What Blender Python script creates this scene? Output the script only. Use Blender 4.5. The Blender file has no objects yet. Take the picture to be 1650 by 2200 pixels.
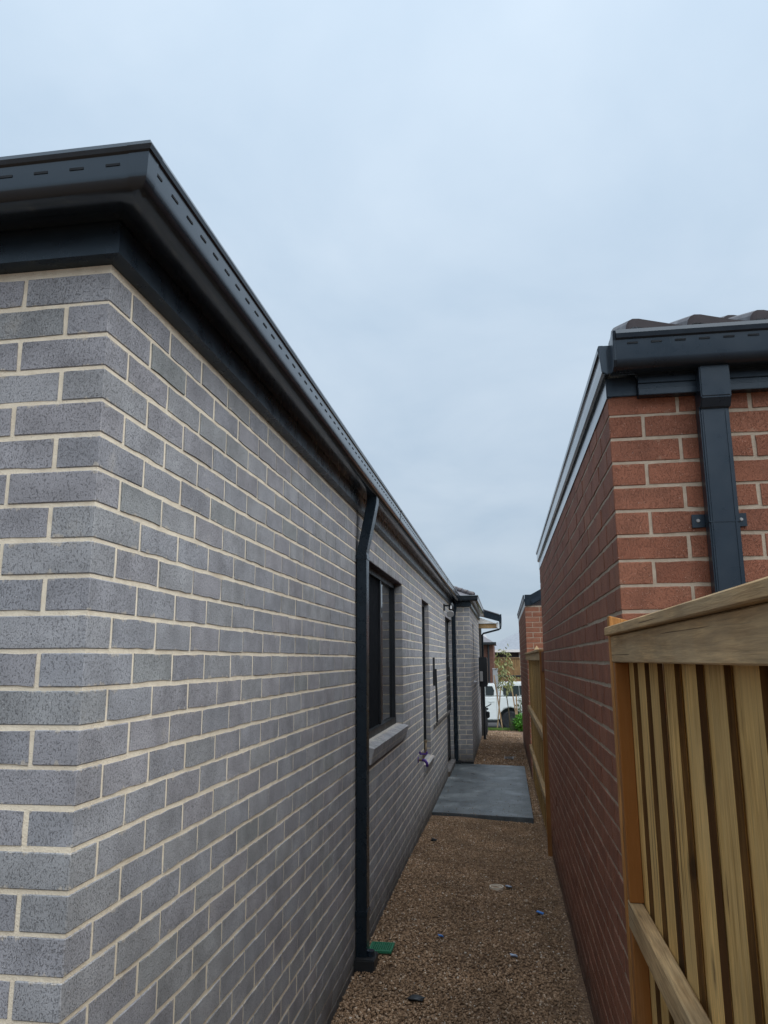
import bpy, bmesh, math, random
import numpy as np
from mathutils import Matrix, Vector
random.seed(7); np.random.seed(7)
R = math.radians
scene = bpy.context.scene
col = scene.collection
EYE = 1.845                      # camera height above the gravel

# ------------------------------------------------------------------ camera
FPX, YAW, PITCH, ROLL = 1623.04, 0.153151, 0.193722, -0.00551
_cy, _sy, _cp, _sp = math.cos(YAW), math.sin(YAW), math.cos(PITCH), math.sin(PITCH)
FW = Vector((-_sy*_cp, _cy*_cp, _sp)); RT = Vector((_cy, _sy, 0)); UP = RT.cross(FW)
RT, UP = RT*math.cos(ROLL)+UP*math.sin(ROLL), -RT*math.sin(ROLL)+UP*math.cos(ROLL)
cam = bpy.data.cameras.new('camera'); camo = bpy.data.objects.new('camera', cam); col.objects.link(camo)
cam.sensor_fit = 'HORIZONTAL'; cam.sensor_width = 36; cam.lens = 36*FPX/1650
cam.clip_start = 0.05; cam.clip_end = 2000
M = Matrix((RT, UP, -FW)).transposed().to_4x4(); M.translation = (0, 0, EYE)
camo.matrix_world = M
scene.camera = camo
scene.render.resolution_x = 768; scene.render.resolution_y = 1024

# ------------------------------------------------------------------ world, sun, exposure
SUN_DIR = Vector((0.44, -0.26, 0.86)).normalized()     # towards the sun behind the cloud
w = bpy.data.worlds.new('World'); scene.world = w; w.use_nodes = True
nt = w.node_tree; nt.nodes.clear()
def wn(t, **k):
    n = nt.nodes.new(t)
    for a, b in k.items(): setattr(n, a, b)
    return n
sky = wn('ShaderNodeTexSky', sky_type='NISHITA', sun_disc=False)
sky.sun_elevation = math.asin(SUN_DIR.z); sky.sun_rotation = math.atan2(SUN_DIR.x, SUN_DIR.y)
sky.air_density = 1.0; sky.dust_density = 2.0
tc = wn('ShaderNodeTexCoord'); sep = wn('ShaderNodeSeparateXYZ'); nt.links.new(tc.outputs['Generated'], sep.inputs[0])
zz = wn('ShaderNodeMath', operation='MAXIMUM'); zz.inputs[1].default_value = 0.0; nt.links.new(sep.outputs[2], zz.inputs[0])
za = wn('ShaderNodeMath', operation='ADD'); za.inputs[1].default_value = 0.22; nt.links.new(zz.outputs[0], za.inputs[0])
cm = wn('ShaderNodeCombineXYZ')
for i in (0, 1):
    d = wn('ShaderNodeMath', operation='DIVIDE'); nt.links.new(sep.outputs[i], d.inputs[0]); nt.links.new(za.outputs[0], d.inputs[1]); nt.links.new(d.outputs[0], cm.inputs[i])
n1 = wn('ShaderNodeTexNoise'); n1.inputs['Scale'].default_value = 1.7; n1.inputs['Detail'].default_value = 6; n1.inputs['Roughness'].default_value = 0.52
n1.inputs['Distortion'].default_value = 0.25
nt.links.new(cm.outputs[0], n1.inputs['Vector'])
cr = wn('ShaderNodeValToRGB')
cr.color_ramp.elements[0].position = 0.30; cr.color_ramp.elements[0].color = (1.90, 2.39, 2.92, 1)
cr.color_ramp.elements[1].position = 0.72; cr.color_ramp.elements[1].color = (2.50, 2.92, 3.36, 1)
nt.links.new(n1.outputs[0], cr.inputs[0])
# overcast layer is somewhat brighter overhead than at the horizon
gr = wn('ShaderNodeMath', operation='MULTIPLY_ADD'); gr.inputs[1].default_value = 0.54; gr.inputs[2].default_value = 0.74; nt.links.new(zz.outputs[0], gr.inputs[0])
vm = wn('ShaderNodeVectorMath', operation='SCALE'); nt.links.new(cr.outputs[0], vm.inputs[0]); nt.links.new(gr.outputs[0], vm.inputs['Scale'])
mx = wn('ShaderNodeMixRGB'); mx.inputs[0].default_value = 0.95; nt.links.new(sky.outputs[0], mx.inputs[1]); nt.links.new(vm.outputs[0], mx.inputs[2])
bg = wn('ShaderNodeBackground'); bg.inputs['Strength'].default_value = 0.10; nt.links.new(mx.outputs[0], bg.inputs[0])
wo = wn('ShaderNodeOutputWorld'); nt.links.new(bg.outputs[0], wo.inputs[0])
sl = bpy.data.lights.new('sun', 'SUN'); sl.energy = 1.5; sl.angle = R(90); sl.color = (1.0, 0.985, 0.965)
so = bpy.data.objects.new('sun', sl); col.objects.link(so); so.rotation_euler = SUN_DIR.to_track_quat('Z', 'Y').to_euler(); so.location = (3, -6, 12)
scene.view_settings.view_transform = 'Standard'; scene.view_settings.look = 'None'
scene.view_settings.exposure = 1.46; scene.view_settings.gamma = 1.0; scene.view_settings.use_curve_mapping = False

# ------------------------------------------------------------------ helpers
def px(x, y, z):                                     # eye-relative point -> photo pixel, only used to rank bricks by size
    v = Vector((x, y, z)); d = v.dot(FW)
    if d < 0.05: return None
    return 825+FPX*v.dot(RT)/d, 1100-FPX*v.dot(UP)/d, d
def tag(o, label=None, cat=None, group=None, kind=None):
    for k, v in (('label', label), ('category', cat), ('group', group), ('kind', kind)):
        if v: o[k] = v
    return o
def empty(name, loc=(0, 0, 0), rz=0):
    o = bpy.data.objects.new(name, None); col.objects.link(o); o.location = (loc[0], loc[1], loc[2]); o.rotation_euler[2] = rz
    o.empty_display_size = 0.1
    return o
def link(name, me, parent=None, mat=None):
    if mat is not None and not me.materials: me.materials.append(mat)
    o = bpy.data.objects.new(name, me); col.objects.link(o)
    if parent is not None: o.parent = parent
    return o
class MB:
    """collects geometry in world metres; z values are relative to the eye unless raw"""
    def __init__(s): s.v = []; s.f = []
    def add(s, vs, fs):
        b = len(s.v); s.v += [tuple(q) for q in vs]; s.f += [tuple(b+i for i in f) for f in fs]; return s
    def box(s, x0, x1, y0, y1, z0, z1):
        return s.add([(x0,y0,z0),(x1,y0,z0),(x1,y1,z0),(x0,y1,z0),(x0,y0,z1),(x1,y0,z1),(x1,y1,z1),(x0,y1,z1)],
                     [(3,2,1,0),(4,5,6,7),(0,1,5,4),(1,2,6,5),(2,3,7,6),(3,0,4,7)])
    def prism(s, poly, axis, a, b):                  # poly = outline in the two other axes
        n = len(poly)
        def P(q, t): return {'x': (t, q[0], q[1]), 'y': (q[0], t, q[1]), 'z': (q[0], q[1], t)}[axis]
        return s.add([P(q, a) for q in poly]+[P(q, b) for q in poly],
                     [tuple(range(n))[::-1], tuple(range(n, 2*n))]+[(i, (i+1) % n, n+(i+1) % n, n+i) for i in range(n)])
    def tube(s, pts, rad, n=8):
        pts = [Vector(q) for q in pts]
        if not isinstance(rad, (list, tuple)): rad = [rad]*len(pts)
        vs = []; fs = []
        for i, q in enumerate(pts):
            t = (pts[min(i+1, len(pts)-1)]-pts[max(i-1, 0)]).normalized()
            a = t.orthogonal().normalized() if i == 0 else (pa-t*pa.dot(t)).normalized()
            pa = a; b = t.cross(a)
            vs += [q+(a*math.cos(2*math.pi*k/n)+b*math.sin(2*math.pi*k/n))*rad[i] for k in range(n)]
        for i in range(len(pts)-1):
            fs += [(i*n+k, i*n+(k+1) % n, (i+1)*n+(k+1) % n, (i+1)*n+k) for k in range(n)]
        fs += [tuple(range(n))[::-1], tuple(range((len(pts)-1)*n, len(pts)*n))]
        return s.add(vs, fs)
    def loft(s, rings):                              # closed sections of equal length, capped
        n = len(rings[0]); vs = [q for r_ in rings for q in r_]; fs = []
        for i in range(len(rings)-1):
            fs += [(i*n+k, i*n+(k+1) % n, (i+1)*n+(k+1) % n, (i+1)*n+k) for k in range(n)]
        fs += [tuple(range(n))[::-1], tuple(range((len(rings)-1)*n, len(rings)*n))]
        return s.add(vs, fs)
    def mesh(s, name, raw=False):
        me = bpy.data.meshes.new(name)
        dz = 0 if raw else EYE
        me.from_pydata([(a, b, c+dz) for a, b, c in s.v], [], s.f); me.update()
        return me
    def build(s, name, mat, parent=None, bevel=0, smooth=False, raw=False, seg=2):
        me = s.mesh(name, raw)
        bm = bmesh.new(); bm.from_mesh(me)
        bmesh.ops.recalc_face_normals(bm, faces=bm.faces)
        if bevel:
            es = [e for e in bm.edges if len(e.link_faces) == 2 and e.calc_face_angle(0) > 0.5]
            bmesh.ops.bevel(bm, geom=es, offset=bevel, segments=seg, affect='EDGES', clamp_overlap=True)
        bm.to_mesh(me); bm.free()
        if smooth:
            for q in me.polygons: q.use_smooth = True
            if smooth == 'auto': me.set_sharp_from_angle(angle=R(34))
        o = link(name, me, None, mat)
        if parent is not None:
            o.parent = parent; o.matrix_parent_inverse = Matrix.Translation(-Vector(parent.location)) if parent.rotation_euler[2] == 0 else parent.matrix_basis.inverted()
        return o
def sweep(path, prof, closed_prof=True):
    """path: wall outline points (x,y) with outside to the right; prof: (outward offset, z)"""
    P = [Vector((a, b)) for a, b in path]; rings = []
    for i, q in enumerate(P):
        d0 = (q-P[i-1]).normalized() if i > 0 else None
        d1 = (P[i+1]-q).normalized() if i < len(P)-1 else None
        n0 = Vector((d0.y, -d0.x)) if d0 else None; n1_ = Vector((d1.y, -d1.x)) if d1 else None
        if n0 and n1_:
            m = (n0+n1_); m = m/(m.dot(n0))
        else: m = n0 or n1_
        rings.append([(q.x+m.x*o, q.y+m.y*o, z) for o, z in prof])
    return MB().loft(rings)

# ------------------------------------------------------------------ materials
class Mat:
    def __init__(s, name, rough=0.6, spec=0.5, metal=0):
        s.m = bpy.data.materials.new(name); s.m.use_nodes = True; s.t = s.m.node_tree
        s.b = s.t.nodes['Principled BSDF']; s.b.inputs['Roughness'].default_value = rough
        s.b.inputs['Specular IOR Level'].default_value = spec; s.b.inputs['Metallic'].default_value = metal
    def n(s, t, **k):
        q = s.t.nodes.new(t)
        for a, b in k.items():
            if a.startswith('i_'): q.inputs[a[2:].replace('_', ' ')].default_value = b
            else: setattr(q, a, b)
        return q
    def l(s, a, b): s.t.links.new(a, b)
    def pos(s, scale=(1, 1, 1), rand=0):
        g = s.n('ShaderNodeNewGeometry'); mp = s.n('ShaderNodeVectorMath', operation='MULTIPLY'); mp.inputs[1].default_value = scale
        s.l(g.outputs['Position'], mp.inputs[0])
        if rand:
            oi = s.n('ShaderNodeObjectInfo'); sc = s.n('ShaderNodeMath', operation='MULTIPLY'); sc.inputs[1].default_value = rand
            s.l(oi.outputs['Random'], sc.inputs[0]); ad = s.n('ShaderNodeVectorMath', operation='ADD'); s.l(mp.outputs[0], ad.inputs[0]); s.l(sc.outputs[0], ad.inputs[1]); return ad.outputs[0]
        return mp.outputs[0]
    def noise(s, vec, scale, detail=3, rough=.5, dist=0):
        q = s.n('ShaderNodeTexNoise'); q.inputs['Scale'].default_value = scale; q.inputs['Detail'].default_value = detail
        q.inputs['Roughness'].default_value = rough; q.inputs['Distortion'].default_value = dist; s.l(vec, q.inputs['Vector']); return q.outputs[0]
    def ramp(s, fac, stops, interp='LINEAR'):
        q = s.n('ShaderNodeValToRGB'); q.color_ramp.interpolation = interp
        el = q.color_ramp.elements
        while len(el) < len(stops): el.new(0.5)
        for e, (p_, c) in zip(el, stops):
            e.position = p_; e.color = (*c, 1) if isinstance(c, (tuple, list)) else (c, c, c, 1)
        s.l(fac, q.inputs[0]); return q.outputs[0]
    def mix(s, a, b, fac, mode='MIX'):
        q = s.n('ShaderNodeMixRGB', blend_type=mode)
        for ix, v in ((1, a), (2, b), (0, fac)):
            sock = q.inputs[ix]
            if isinstance(v, (int, float)): sock.default_value = v if ix == 0 else (v, v, v, 1)
            elif isinstance(v, tuple): sock.default_value = (*v, 1)
            else: s.l(v, sock)
        return q.outputs[0]
    def math(s, op, a, b=0.0):
        q = s.n('ShaderNodeMath', operation=op)
        for i, v in enumerate((a, b)):
            if isinstance(v, (int, float)): q.inputs[i].default_value = v
            else: s.l(v, q.inputs[i])
        return q.outputs[0]
    def rnd(s):
        oi = s.n('ShaderNodeObjectInfo'); g = s.n('ShaderNodeNewGeometry')
        return s.math('FRACT', s.math('ADD', oi.outputs['Random'], g.outputs['Random Per Island']))
    def color(s, c):
        if isinstance(c, tuple): s.b.inputs['Base Color'].default_value = (*c, 1)
        else: s.l(c, s.b.inputs['Base Color'])
    def bump(s, h, dist=0.002, strength=1.0):
        q = s.n('ShaderNodeBump'); q.inputs['Strength'].default_value = strength; q.inputs['Distance'].default_value = dist
        s.l(h, q.inputs['Height']); s.l(q.outputs[0], s.b.inputs['Normal'])

def brick_mat(name, tones, pit, speck, pitamt=0.5, smear=(0.4, 0.36, 0.3), rough=0.85, zjoint=0.0, smamt=0.5):
    m = Mat(name, rough, 0.3)
    r_ = m.rnd(); c = m.ramp(r_, tones)
    c = m.mix(c, m.ramp(m.noise(m.pos(), 9, 4), [(0.3, 0.80), (0.7, 1.18)]), 1.0, 'MULTIPLY')
    v = m.pos((1, 1, 0.55)); n = m.noise(v, 430, 3, 0.6)
    v2 = m.pos((1, 1, 0.6)); n2 = m.noise(v2, 250, 2, 0.5)
    pits = m.ramp(n, [(0.56, 0.0), (0.66, 1.0)]); pits2 = m.ramp(n2, [(0.61, 0.0), (0.68, 1.0)])
    pp = m.math('MULTIPLY', m.math('MAXIMUM', pits, pits2), pitamt)
    c = m.mix(c, pit, pp)
    fine = m.noise(m.pos(), 600, 2)
    c = m.mix(c, m.ramp(fine, [(0.3, 0.84), (0.7, 1.14)]), 1.0, 'MULTIPLY')
    sp = m.ramp(m.noise(m.pos((1, 1, 1)), 330, 1), [(0.735, 0.0), (0.775, 1.0)])
    c = m.mix(c, speck, m.math('MULTIPLY', sp, 0.85))
    # thin smears of mortar left by the bricklayer
    sm = m.ramp(m.noise(m.pos((1, 1, 0.7)), 5.5, 6, 0.72), [(0.62, 0.0), (0.80, 0.36)])
    c = m.mix(c, smear, sm)
    # mortar dragged over the arrises above and below every bed joint
    gj = m.n('ShaderNodeNewGeometry'); sj = m.n('ShaderNodeSeparateXYZ'); m.l(gj.outputs['Position'], sj.inputs[0])
    fr = m.math('FRACT', m.math('DIVIDE', m.math('SUBTRACT', sj.outputs[2], zjoint-10*0.086*10), 0.086))
    dj = m.math('MULTIPLY', m.math('MINIMUM', fr, m.math('SUBTRACT', 1.0, fr)), 0.086)
    reach = m.math('MULTIPLY', m.ramp(m.noise(m.pos((1, 1, 0.3)), 26, 5, 0.7), [(0.52, 0.0), (0.80, 1.0)]), 0.026)
    edge = m.ramp(m.math('SUBTRACT', m.math('ADD', reach, 0.0045), dj), [(0.0, 0.0), (0.004, 1.0)])
    c = m.mix(c, smear, m.math('MULTIPLY', edge, smamt))
    # earth splashed on the lowest courses
    g = m.n('ShaderNodeNewGeometry'); sx = m.n('ShaderNodeSeparateXYZ'); m.l(g.outputs['Position'], sx.inputs[0])
    h = m.math('ADD', sx.outputs[2], m.math('MULTIPLY', m.noise(m.pos(), 6, 4), 0.25))
    dirt = m.ramp(h, [(0.14, 0.78), (0.24, 0.45), (0.46, 0.0)])
    c = m.mix(c, (0.045, 0.036, 0.028), dirt)
    m.color(c)
    hh = m.math('SUBTRACT', m.math('MULTIPLY', fine, 0.35), m.math('MAXIMUM', pits, pits2)); m.bump(hh, 0.0022, 0.8)
    return m.m
GREY = brick_mat('grey_brick', [(0.0, (0.262, 0.270, 0.294)), (0.25, (0.292, 0.290, 0.310)), (0.5, (0.268, 0.280, 0.306)), (0.75, (0.304, 0.312, 0.330)), (0.93, (0.278, 0.288, 0.300)), (1.0, (0.262, 0.278, 0.282))],
                 (0.045, 0.048, 0.056), (0.66, 0.66, 0.66), 0.50, (0.50, 0.45, 0.37), 0.85, 0.972+EYE, 0.55)
RED = brick_mat('red_brick', [(0.0, (0.205, 0.078, 0.046)), (0.3, (0.248, 0.096, 0.055)), (0.6, (0.222, 0.087, 0.052)), (1.0, (0.262, 0.108, 0.064))],
                (0.065, 0.025, 0.018), (0.60, 0.47, 0.40), 0.36, (0.30, 0.20, 0.14), 0.72, 0.845+EYE, 0.35)
def mortar_mat(name, c0, c1):
    m = Mat(name, 0.92, 0.2); n = m.noise(m.pos(), 28, 6, 0.6)
    c = m.ramp(n, [(0.25, c0), (0.7, c1)])
    d = m.ramp(m.noise(m.pos(), 260, 2), [(0.64, 0.0), (0.74, 0.5)]); c = m.mix(c, (0.16, 0.13, 0.10), d)
    st = m.ramp(m.noise(m.pos(), 3.5, 5, 0.7), [(0.58, 0.0), (0.74, 0.45)]); c = m.mix(c, (0.24, 0.17, 0.10), st)
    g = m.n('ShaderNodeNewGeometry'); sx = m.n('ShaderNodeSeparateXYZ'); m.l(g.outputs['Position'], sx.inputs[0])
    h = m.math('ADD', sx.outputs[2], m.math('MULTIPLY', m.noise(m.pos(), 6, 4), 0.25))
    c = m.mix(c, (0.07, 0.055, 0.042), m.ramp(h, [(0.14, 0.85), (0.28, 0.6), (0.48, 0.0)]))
    m.color(c); m.bump(m.noise(m.pos(), 210, 4), 0.0025, 0.8); return m.m
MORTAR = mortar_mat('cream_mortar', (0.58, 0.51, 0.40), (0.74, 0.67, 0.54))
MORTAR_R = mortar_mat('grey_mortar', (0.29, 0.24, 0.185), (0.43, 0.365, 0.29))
def paint(name, c, rough=0.35, var=0.12, spec=0.5):
    m = Mat(name, rough, spec); n = m.noise(m.pos((1, 1, 1)), 7, 5, 0.6)
    if max(c) < 0.05: m.b.inputs['Specular Tint'].default_value = (0.78, 0.90, 1.0, 1)
    m.color(m.mix(c, m.ramp(n, [(0.3, 1-var), (0.7, 1+var)]), 1.0, 'MULTIPLY'))
    m.l(m.ramp(m.noise(m.pos(), 14, 5), [(0.3, rough*0.8), (0.7, min(1, rough*1.3))]), m.b.inputs['Roughness'])
    m.bump(m.noise(m.pos(), 2.2, 1), 0.003, 0.10); return m.m
DARK = paint('dark_steel_paint', (0.007, 0.0125, 0.019), 0.28)
DARKER = paint('black_aluminium', (0.010, 0.011, 0.013), 0.4)
SLOT = paint('slot_shadow', (0.004, 0.004, 0.005), 0.9)
SLATE = paint('downpipe_paint', (0.011, 0.018, 0.028), 0.30)
GLOSSY = paint('glossy_gutter_paint', (0.022, 0.027, 0.034), 0.12, 0.1, 0.9)
GUTTER = paint('gutter_paint', (0.009, 0.014, 0.020), 0.2, 0.1, 0.7)
GUTTER.node_tree.nodes['Principled BSDF'].inputs['Coat Weight'].default_value = 0.35; GUTTER.node_tree.nodes['Principled BSDF'].inputs['Coat Roughness'].default_value = 0.15
BLACK = paint('black_plastic', (0.012, 0.012, 0.013), 0.45)
WHITE = paint('white_board', (0.72, 0.72, 0.70), 0.6, 0.05)
PAINTW = paint('white_car_paint', (0.68, 0.71, 0.72), 0.18, 0.03)
SCREEN = paint('insect_screen', (0.006, 0.007, 0.009), 1.0, 0.1, 0.05)
TYRE = paint('tyre_rubber', (0.014, 0.014, 0.015), 0.8)
ALLOY = paint('wheel_alloy', (0.36, 0.37, 0.38), 0.35)
GREYM = paint('grey_metal', (0.30, 0.31, 0.32), 0.45)
LENS = paint('lamp_lens', (0.70, 0.72, 0.74), 0.2)
PURPLE = paint('purple_plastic', (0.060, 0.022, 0.20), 0.4)
BRASS = paint('brass', (0.15, 0.115, 0.070), 0.4)
GREEN = paint('green_plastic', (0.012, 0.125, 0.065), 0.5)
BLUE = paint('blue_plastic', (0.06, 0.22, 0.62), 0.5)
PALEBLUE = paint('pale_blue_plastic', (0.30, 0.38, 0.52), 0.5)
PVC = paint('white_pvc', (0.55, 0.50, 0.42), 0.5)
ROOFGREY = paint('pale_grey_roof', (0.20, 0.225, 0.26), 0.5)
FARGREY = paint('far_grey_wall', (0.055, 0.052, 0.050), 0.8)
FARWALL = paint('far_brick_wall', (0.13, 0.062, 0.045), 0.9, 0.25)
LINTEL = paint('red_oxide_steel', (0.045, 0.014, 0.012), 0.5)
TILE = paint('roof_tile_concrete', (0.060, 0.052, 0.057), 0.42, 0.2)
TILEG = paint('grey_roof_tile', (0.13, 0.13, 0.145), 0.5, 0.15)
def glass_mat():
    m = Mat('window_glass', 0.03, 0.75); m.color((0.012, 0.014, 0.016)); m.bump(m.noise(m.pos(), 1.4, 1), 0.002, 0.08); return m.m
GLASS = glass_mat()
def tint_mat(name, c):
    m = Mat(name, 0.06, 0.6); m.color(c); return m.m
TINT = tint_mat('tinted_glass', (0.035, 0.045, 0.05))
def wood(name, axis, dark, mid, light, stain=None, grey=None, rnd=0.18):
    m = Mat(name, 0.78, 0.25)
    sc = {'y': (1, 0.045, 1), 'z': (1, 1, 0.045), 'x': (0.045, 1, 1)}[axis]
    v = m.pos(sc, 7.0)
    n = m.noise(v, 42, 6, 0.62, 0.8); f = m.noise(v, 190, 4, 0.65, 0.4)
    c = m.ramp(n, [(0.25, dark), (0.48, mid), (0.75, light)])
    c = m.mix(c, m.ramp(f, [(0.3, 0.62), (0.7, 1.30)]), 1.0, 'MULTIPLY')
    big = m.noise(m.pos((1, 1, 0.5) if axis == 'z' else (1, 0.5, 1), 3.0), 5, 4, 0.6)
    c = m.mix(c, m.ramp(big, [(0.3, 0.72), (0.7, 1.25)]), 1.0, 'MULTIPLY')
    if grey: c = m.mix(c, grey, m.ramp(m.noise(m.pos((1, 1, 1), 5), 3.0, 4), [(0.42, 0.0), (0.66, 0.75)]))
    if stain: c = m.mix(c, stain, m.ramp(m.noise(v, 9, 2), [(0.42, 0.0), (0.62, 0.9)]))
    # fine drying splits along the grain
    sp_ = m.ramp(m.noise(m.pos({'y': (1, 0.012, 1), 'z': (1, 1, 0.012), 'x': (0.012, 1, 1)}[axis], 3.3), 95, 2, 0.5), [(0.665, 0.0), (0.69, 0.75)])
    c = m.mix(c, (0.05, 0.028, 0.012), sp_)
    # knots with the grain running round them
    kv = m.n('ShaderNodeTexVoronoi'); kv.inputs['Scale'].default_value = 5.0
    m.l(m.pos({'y': (1.6, 0.55, 1.6), 'z': (1.6, 1.6, 0.55), 'x': (0.55, 1.6, 1.6)}[axis], 11), kv.inputs['Vector'])
    kd = m.math('ADD', kv.outputs['Distance'], m.math('MULTIPLY', m.math('SUBTRACT', m.noise(m.pos(), 60, 2), 0.5), 0.06))
    k = m.ramp(kd, [(0.045, 0.92), (0.085, 0.45), (0.17, 0.0)]); c = m.mix(c, (0.045, 0.024, 0.010), k)
    oi = m.n('ShaderNodeObjectInfo'); c = m.mix(c, m.ramp(oi.outputs['Random'], [(0, 1-rnd), (1, 1+rnd)]), 1.0, 'MULTIPLY')
    m.color(c); m.bump(m.math('ADD', m.math('MULTIPLY', n, 0.6), f), 0.0016, 0.7); return m.m
PALING = wood('pine_paling', 'z', (0.32, 0.180, 0.050), (0.55, 0.345, 0.118), (0.66, 0.450, 0.185), None, (0.50, 0.335, 0.135))
SAWN = wood('sawn_paling_edge', 'z', (0.075, 0.036, 0.011), (0.150, 0.076, 0.022), (0.21, 0.115, 0.04), (0.06, 0.027, 0.010))
RAIL = wood('pine_rail', 'y', (0.19, 0.115, 0.052), (0.38, 0.252, 0.125), (0.50, 0.360, 0.195), None, (0.33, 0.250, 0.150))
POST = wood('pine_post', 'z', (0.15, 0.075, 0.030), (0.24, 0.135, 0.062), (0.31, 0.190, 0.095), (0.23, 0.085, 0.016))
ORANGE = wood('sawn_post_end', 'z', (0.30, 0.125, 0.030), (0.40, 0.185, 0.055), (0.46, 0.24, 0.09))
FARFENCE = wood('weathered_far_paling', 'z', (0.13, 0.08, 0.035), (0.22, 0.14, 0.065), (0.28, 0.185, 0.09))
STAKE = wood('hardwood_stake', 'z', (0.26, 0.17, 0.09), (0.36, 0.25, 0.15), (0.42, 0.30, 0.19))
BARK = wood('young_bark', 'z', (0.06, 0.05, 0.035), (0.10, 0.08, 0.05), (0.13, 0.11, 0.08))
def leaf_mat(name, a, b):
    m = Mat(name, 0.5, 0.4); m.color(m.ramp(m.rnd(), [(0, a), (1, b)]))
    m.b.inputs['Transmission Weight'].default_value = 0.0; return m.m
LEAF = leaf_mat('bush_leaf', (0.030, 0.14, 0.008), (0.085, 0.26, 0.016))
LEAF2 = leaf_mat('tree_leaf', (0.09, 0.11, 0.03), (0.22, 0.23, 0.08))
LEAF3 = leaf_mat('shrub_leaf', (0.045, 0.075, 0.030), (0.11, 0.14, 0.06))
GRASSM = leaf_mat('grass_blade', (0.06, 0.13, 0.02), (0.13, 0.22, 0.04))
def soil_mat():
    m = Mat('brown_soil', 0.95, 0.2)
    n = m.noise(m.pos(), 55, 6, 0.7); n2 = m.noise(m.pos(), 1.7, 4)
    c = m.ramp(n, [(0.28, (0.050, 0.032, 0.021)), (0.5, (0.135, 0.088, 0.059)), (0.74, (0.26, 0.182, 0.127))])
    c = m.mix(c, m.ramp(n2, [(0.3, 0.75), (0.7, 1.15)]), 1.0, 'MULTIPLY'); m.color(c); m.bump(n, 0.02, 0.9); return m.m
SOIL = soil_mat()
def stone_mat():
    m = Mat('gravel_stone', 0.85, 0.3)
    c = m.ramp(m.rnd(), [(0.0, (0.13, 0.083, 0.050)), (0.3, (0.225, 0.146, 0.088)), (0.62, (0.275, 0.182, 0.112)), (0.90, (0.34, 0.240, 0.158)), (0.98, (0.42, 0.34, 0.26)), (1.0, (0.55, 0.51, 0.45))])
    n = m.noise(m.pos(), 1.9, 4, 0.6); c = m.mix(c, m.ramp(n, [(0.32, 0.66), (0.68, 1.12)]), 1.0, 'MULTIPLY')
    m.color(c); m.bump(m.noise(m.pos(), 300, 2), 0.002, 0.6); return m.m
STONE = stone_mat()
def slab_mat():
    m = Mat('charcoal_concrete', 0.4, 0.5); n = m.noise(m.pos((1, 1, 1)), 2.4, 6, 0.62, 0.5); f = m.noise(m.pos(), 90, 3)
    c = m.ramp(n, [(0.3, (0.052, 0.064, 0.074)), (0.55, (0.082, 0.098, 0.110)), (0.72, (0.17, 0.195, 0.21))])
    tw = m.noise(m.pos((1, 0.25, 1)), 14, 5, 0.7, 1.5)
    c = m.mix(c, m.ramp(tw, [(0.3, 0.75), (0.7, 1.3)]), 1.0, 'MULTIPLY'); m.color(c)
    m.l(m.ramp(n, [(0.3, 0.25), (0.62, 0.55)]), m.b.inputs['Roughness']); m.bump(m.noise(m.pos(), 16, 5), 0.004, 0.4); return m.m
SLAB = slab_mat()
def road_mat():
    m = Mat('asphalt', 0.9, 0.3); m.color(m.ramp(m.noise(m.pos(), 60, 4), [(0.3, (0.035, 0.036, 0.038)), (0.7, (0.065, 0.066, 0.068))])); return m.m
ROAD = road_mat()
def grassbase():
    m = Mat('lawn', 0.95, 0.1); m.color(m.ramp(m.noise(m.pos(), 14, 5), [(0.3, (0.045, 0.085, 0.018)), (0.7, (0.10, 0.155, 0.035))])); return m.m
LAWN = grassbase()

# ------------------------------------------------------------------ terrain
def lerp(t, pts):
    for (a, va), (b, vb) in zip(pts, pts[1:]):
        if t <= b: return va+(vb-va)*max(0, (t-a)/(b-a))
    return pts[-1][1]
def gz(x, y):                                        # ground height, eye-relative
    z = lerp(y, [(-50, -1.84), (7.5, -1.835), (9.7, -1.885), (14.6, -1.87), (20, -1.90), (24.5, -2.16), (28, -2.52), (31, -2.88), (38, -2.88), (44, -1.95), (60, -1.9)])
    if y < 24 and -1.2 < x < 0.6: z -= 0.030*(x+0.27)/0.67
    return z
ys = [-300, -60, -10, -3, 0, 2, 3, 4, 5, 6, 7, 7.5, 8, 8.5, 9, 9.7, 11, 13, 14.6, 16, 18, 20, 22, 24.5, 26, 28, 29.5, 31, 34, 38, 40, 42, 44, 60, 120, 400, 900]
xs = [-900, -300, -60, -20, -6, -1.2, -0.6, -0.27, 0, 0.3, 0.6, 3, 8, 20, 60, 300, 900]
g = MB(); g.v = [(x, y, gz(x, y)-0.006) for y in ys for x in xs]
g.f = [(j*len(xs)+i, j*len(xs)+i+1, (j+1)*len(xs)+i+1, (j+1)*len(xs)+i) for j in range(len(ys)-1) for i in range(len(xs)-1)]
tag(g.build('ground', SOIL), kind='structure')
def strip(name, y0, y1, dz, mat, x0=-60, x1=60):
    yy = sorted(set([y0, y1]+[y for y in ys if y0 < y < y1])); m = MB()
    for y in yy: m.v += [(x0, y, gz(0, y)+dz), (x1, y, gz(0, y)+dz)]
    m.f = [(2*i, 2*i+1, 2*i+3, 2*i+2) for i in range(len(yy)-1)]
    return tag(m.build(name, mat), kind='structure')
strip('lawn', 24.6, 30.6, 0.03, LAWN); strip('road', 31.2, 37.6, 0.004, ROAD)
k = MB().box(-60, 60, 30.6, 31.2, -3.1, -2.75); tag(k.build('kerb', GREYM, bevel=0.03), kind='structure')

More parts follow.
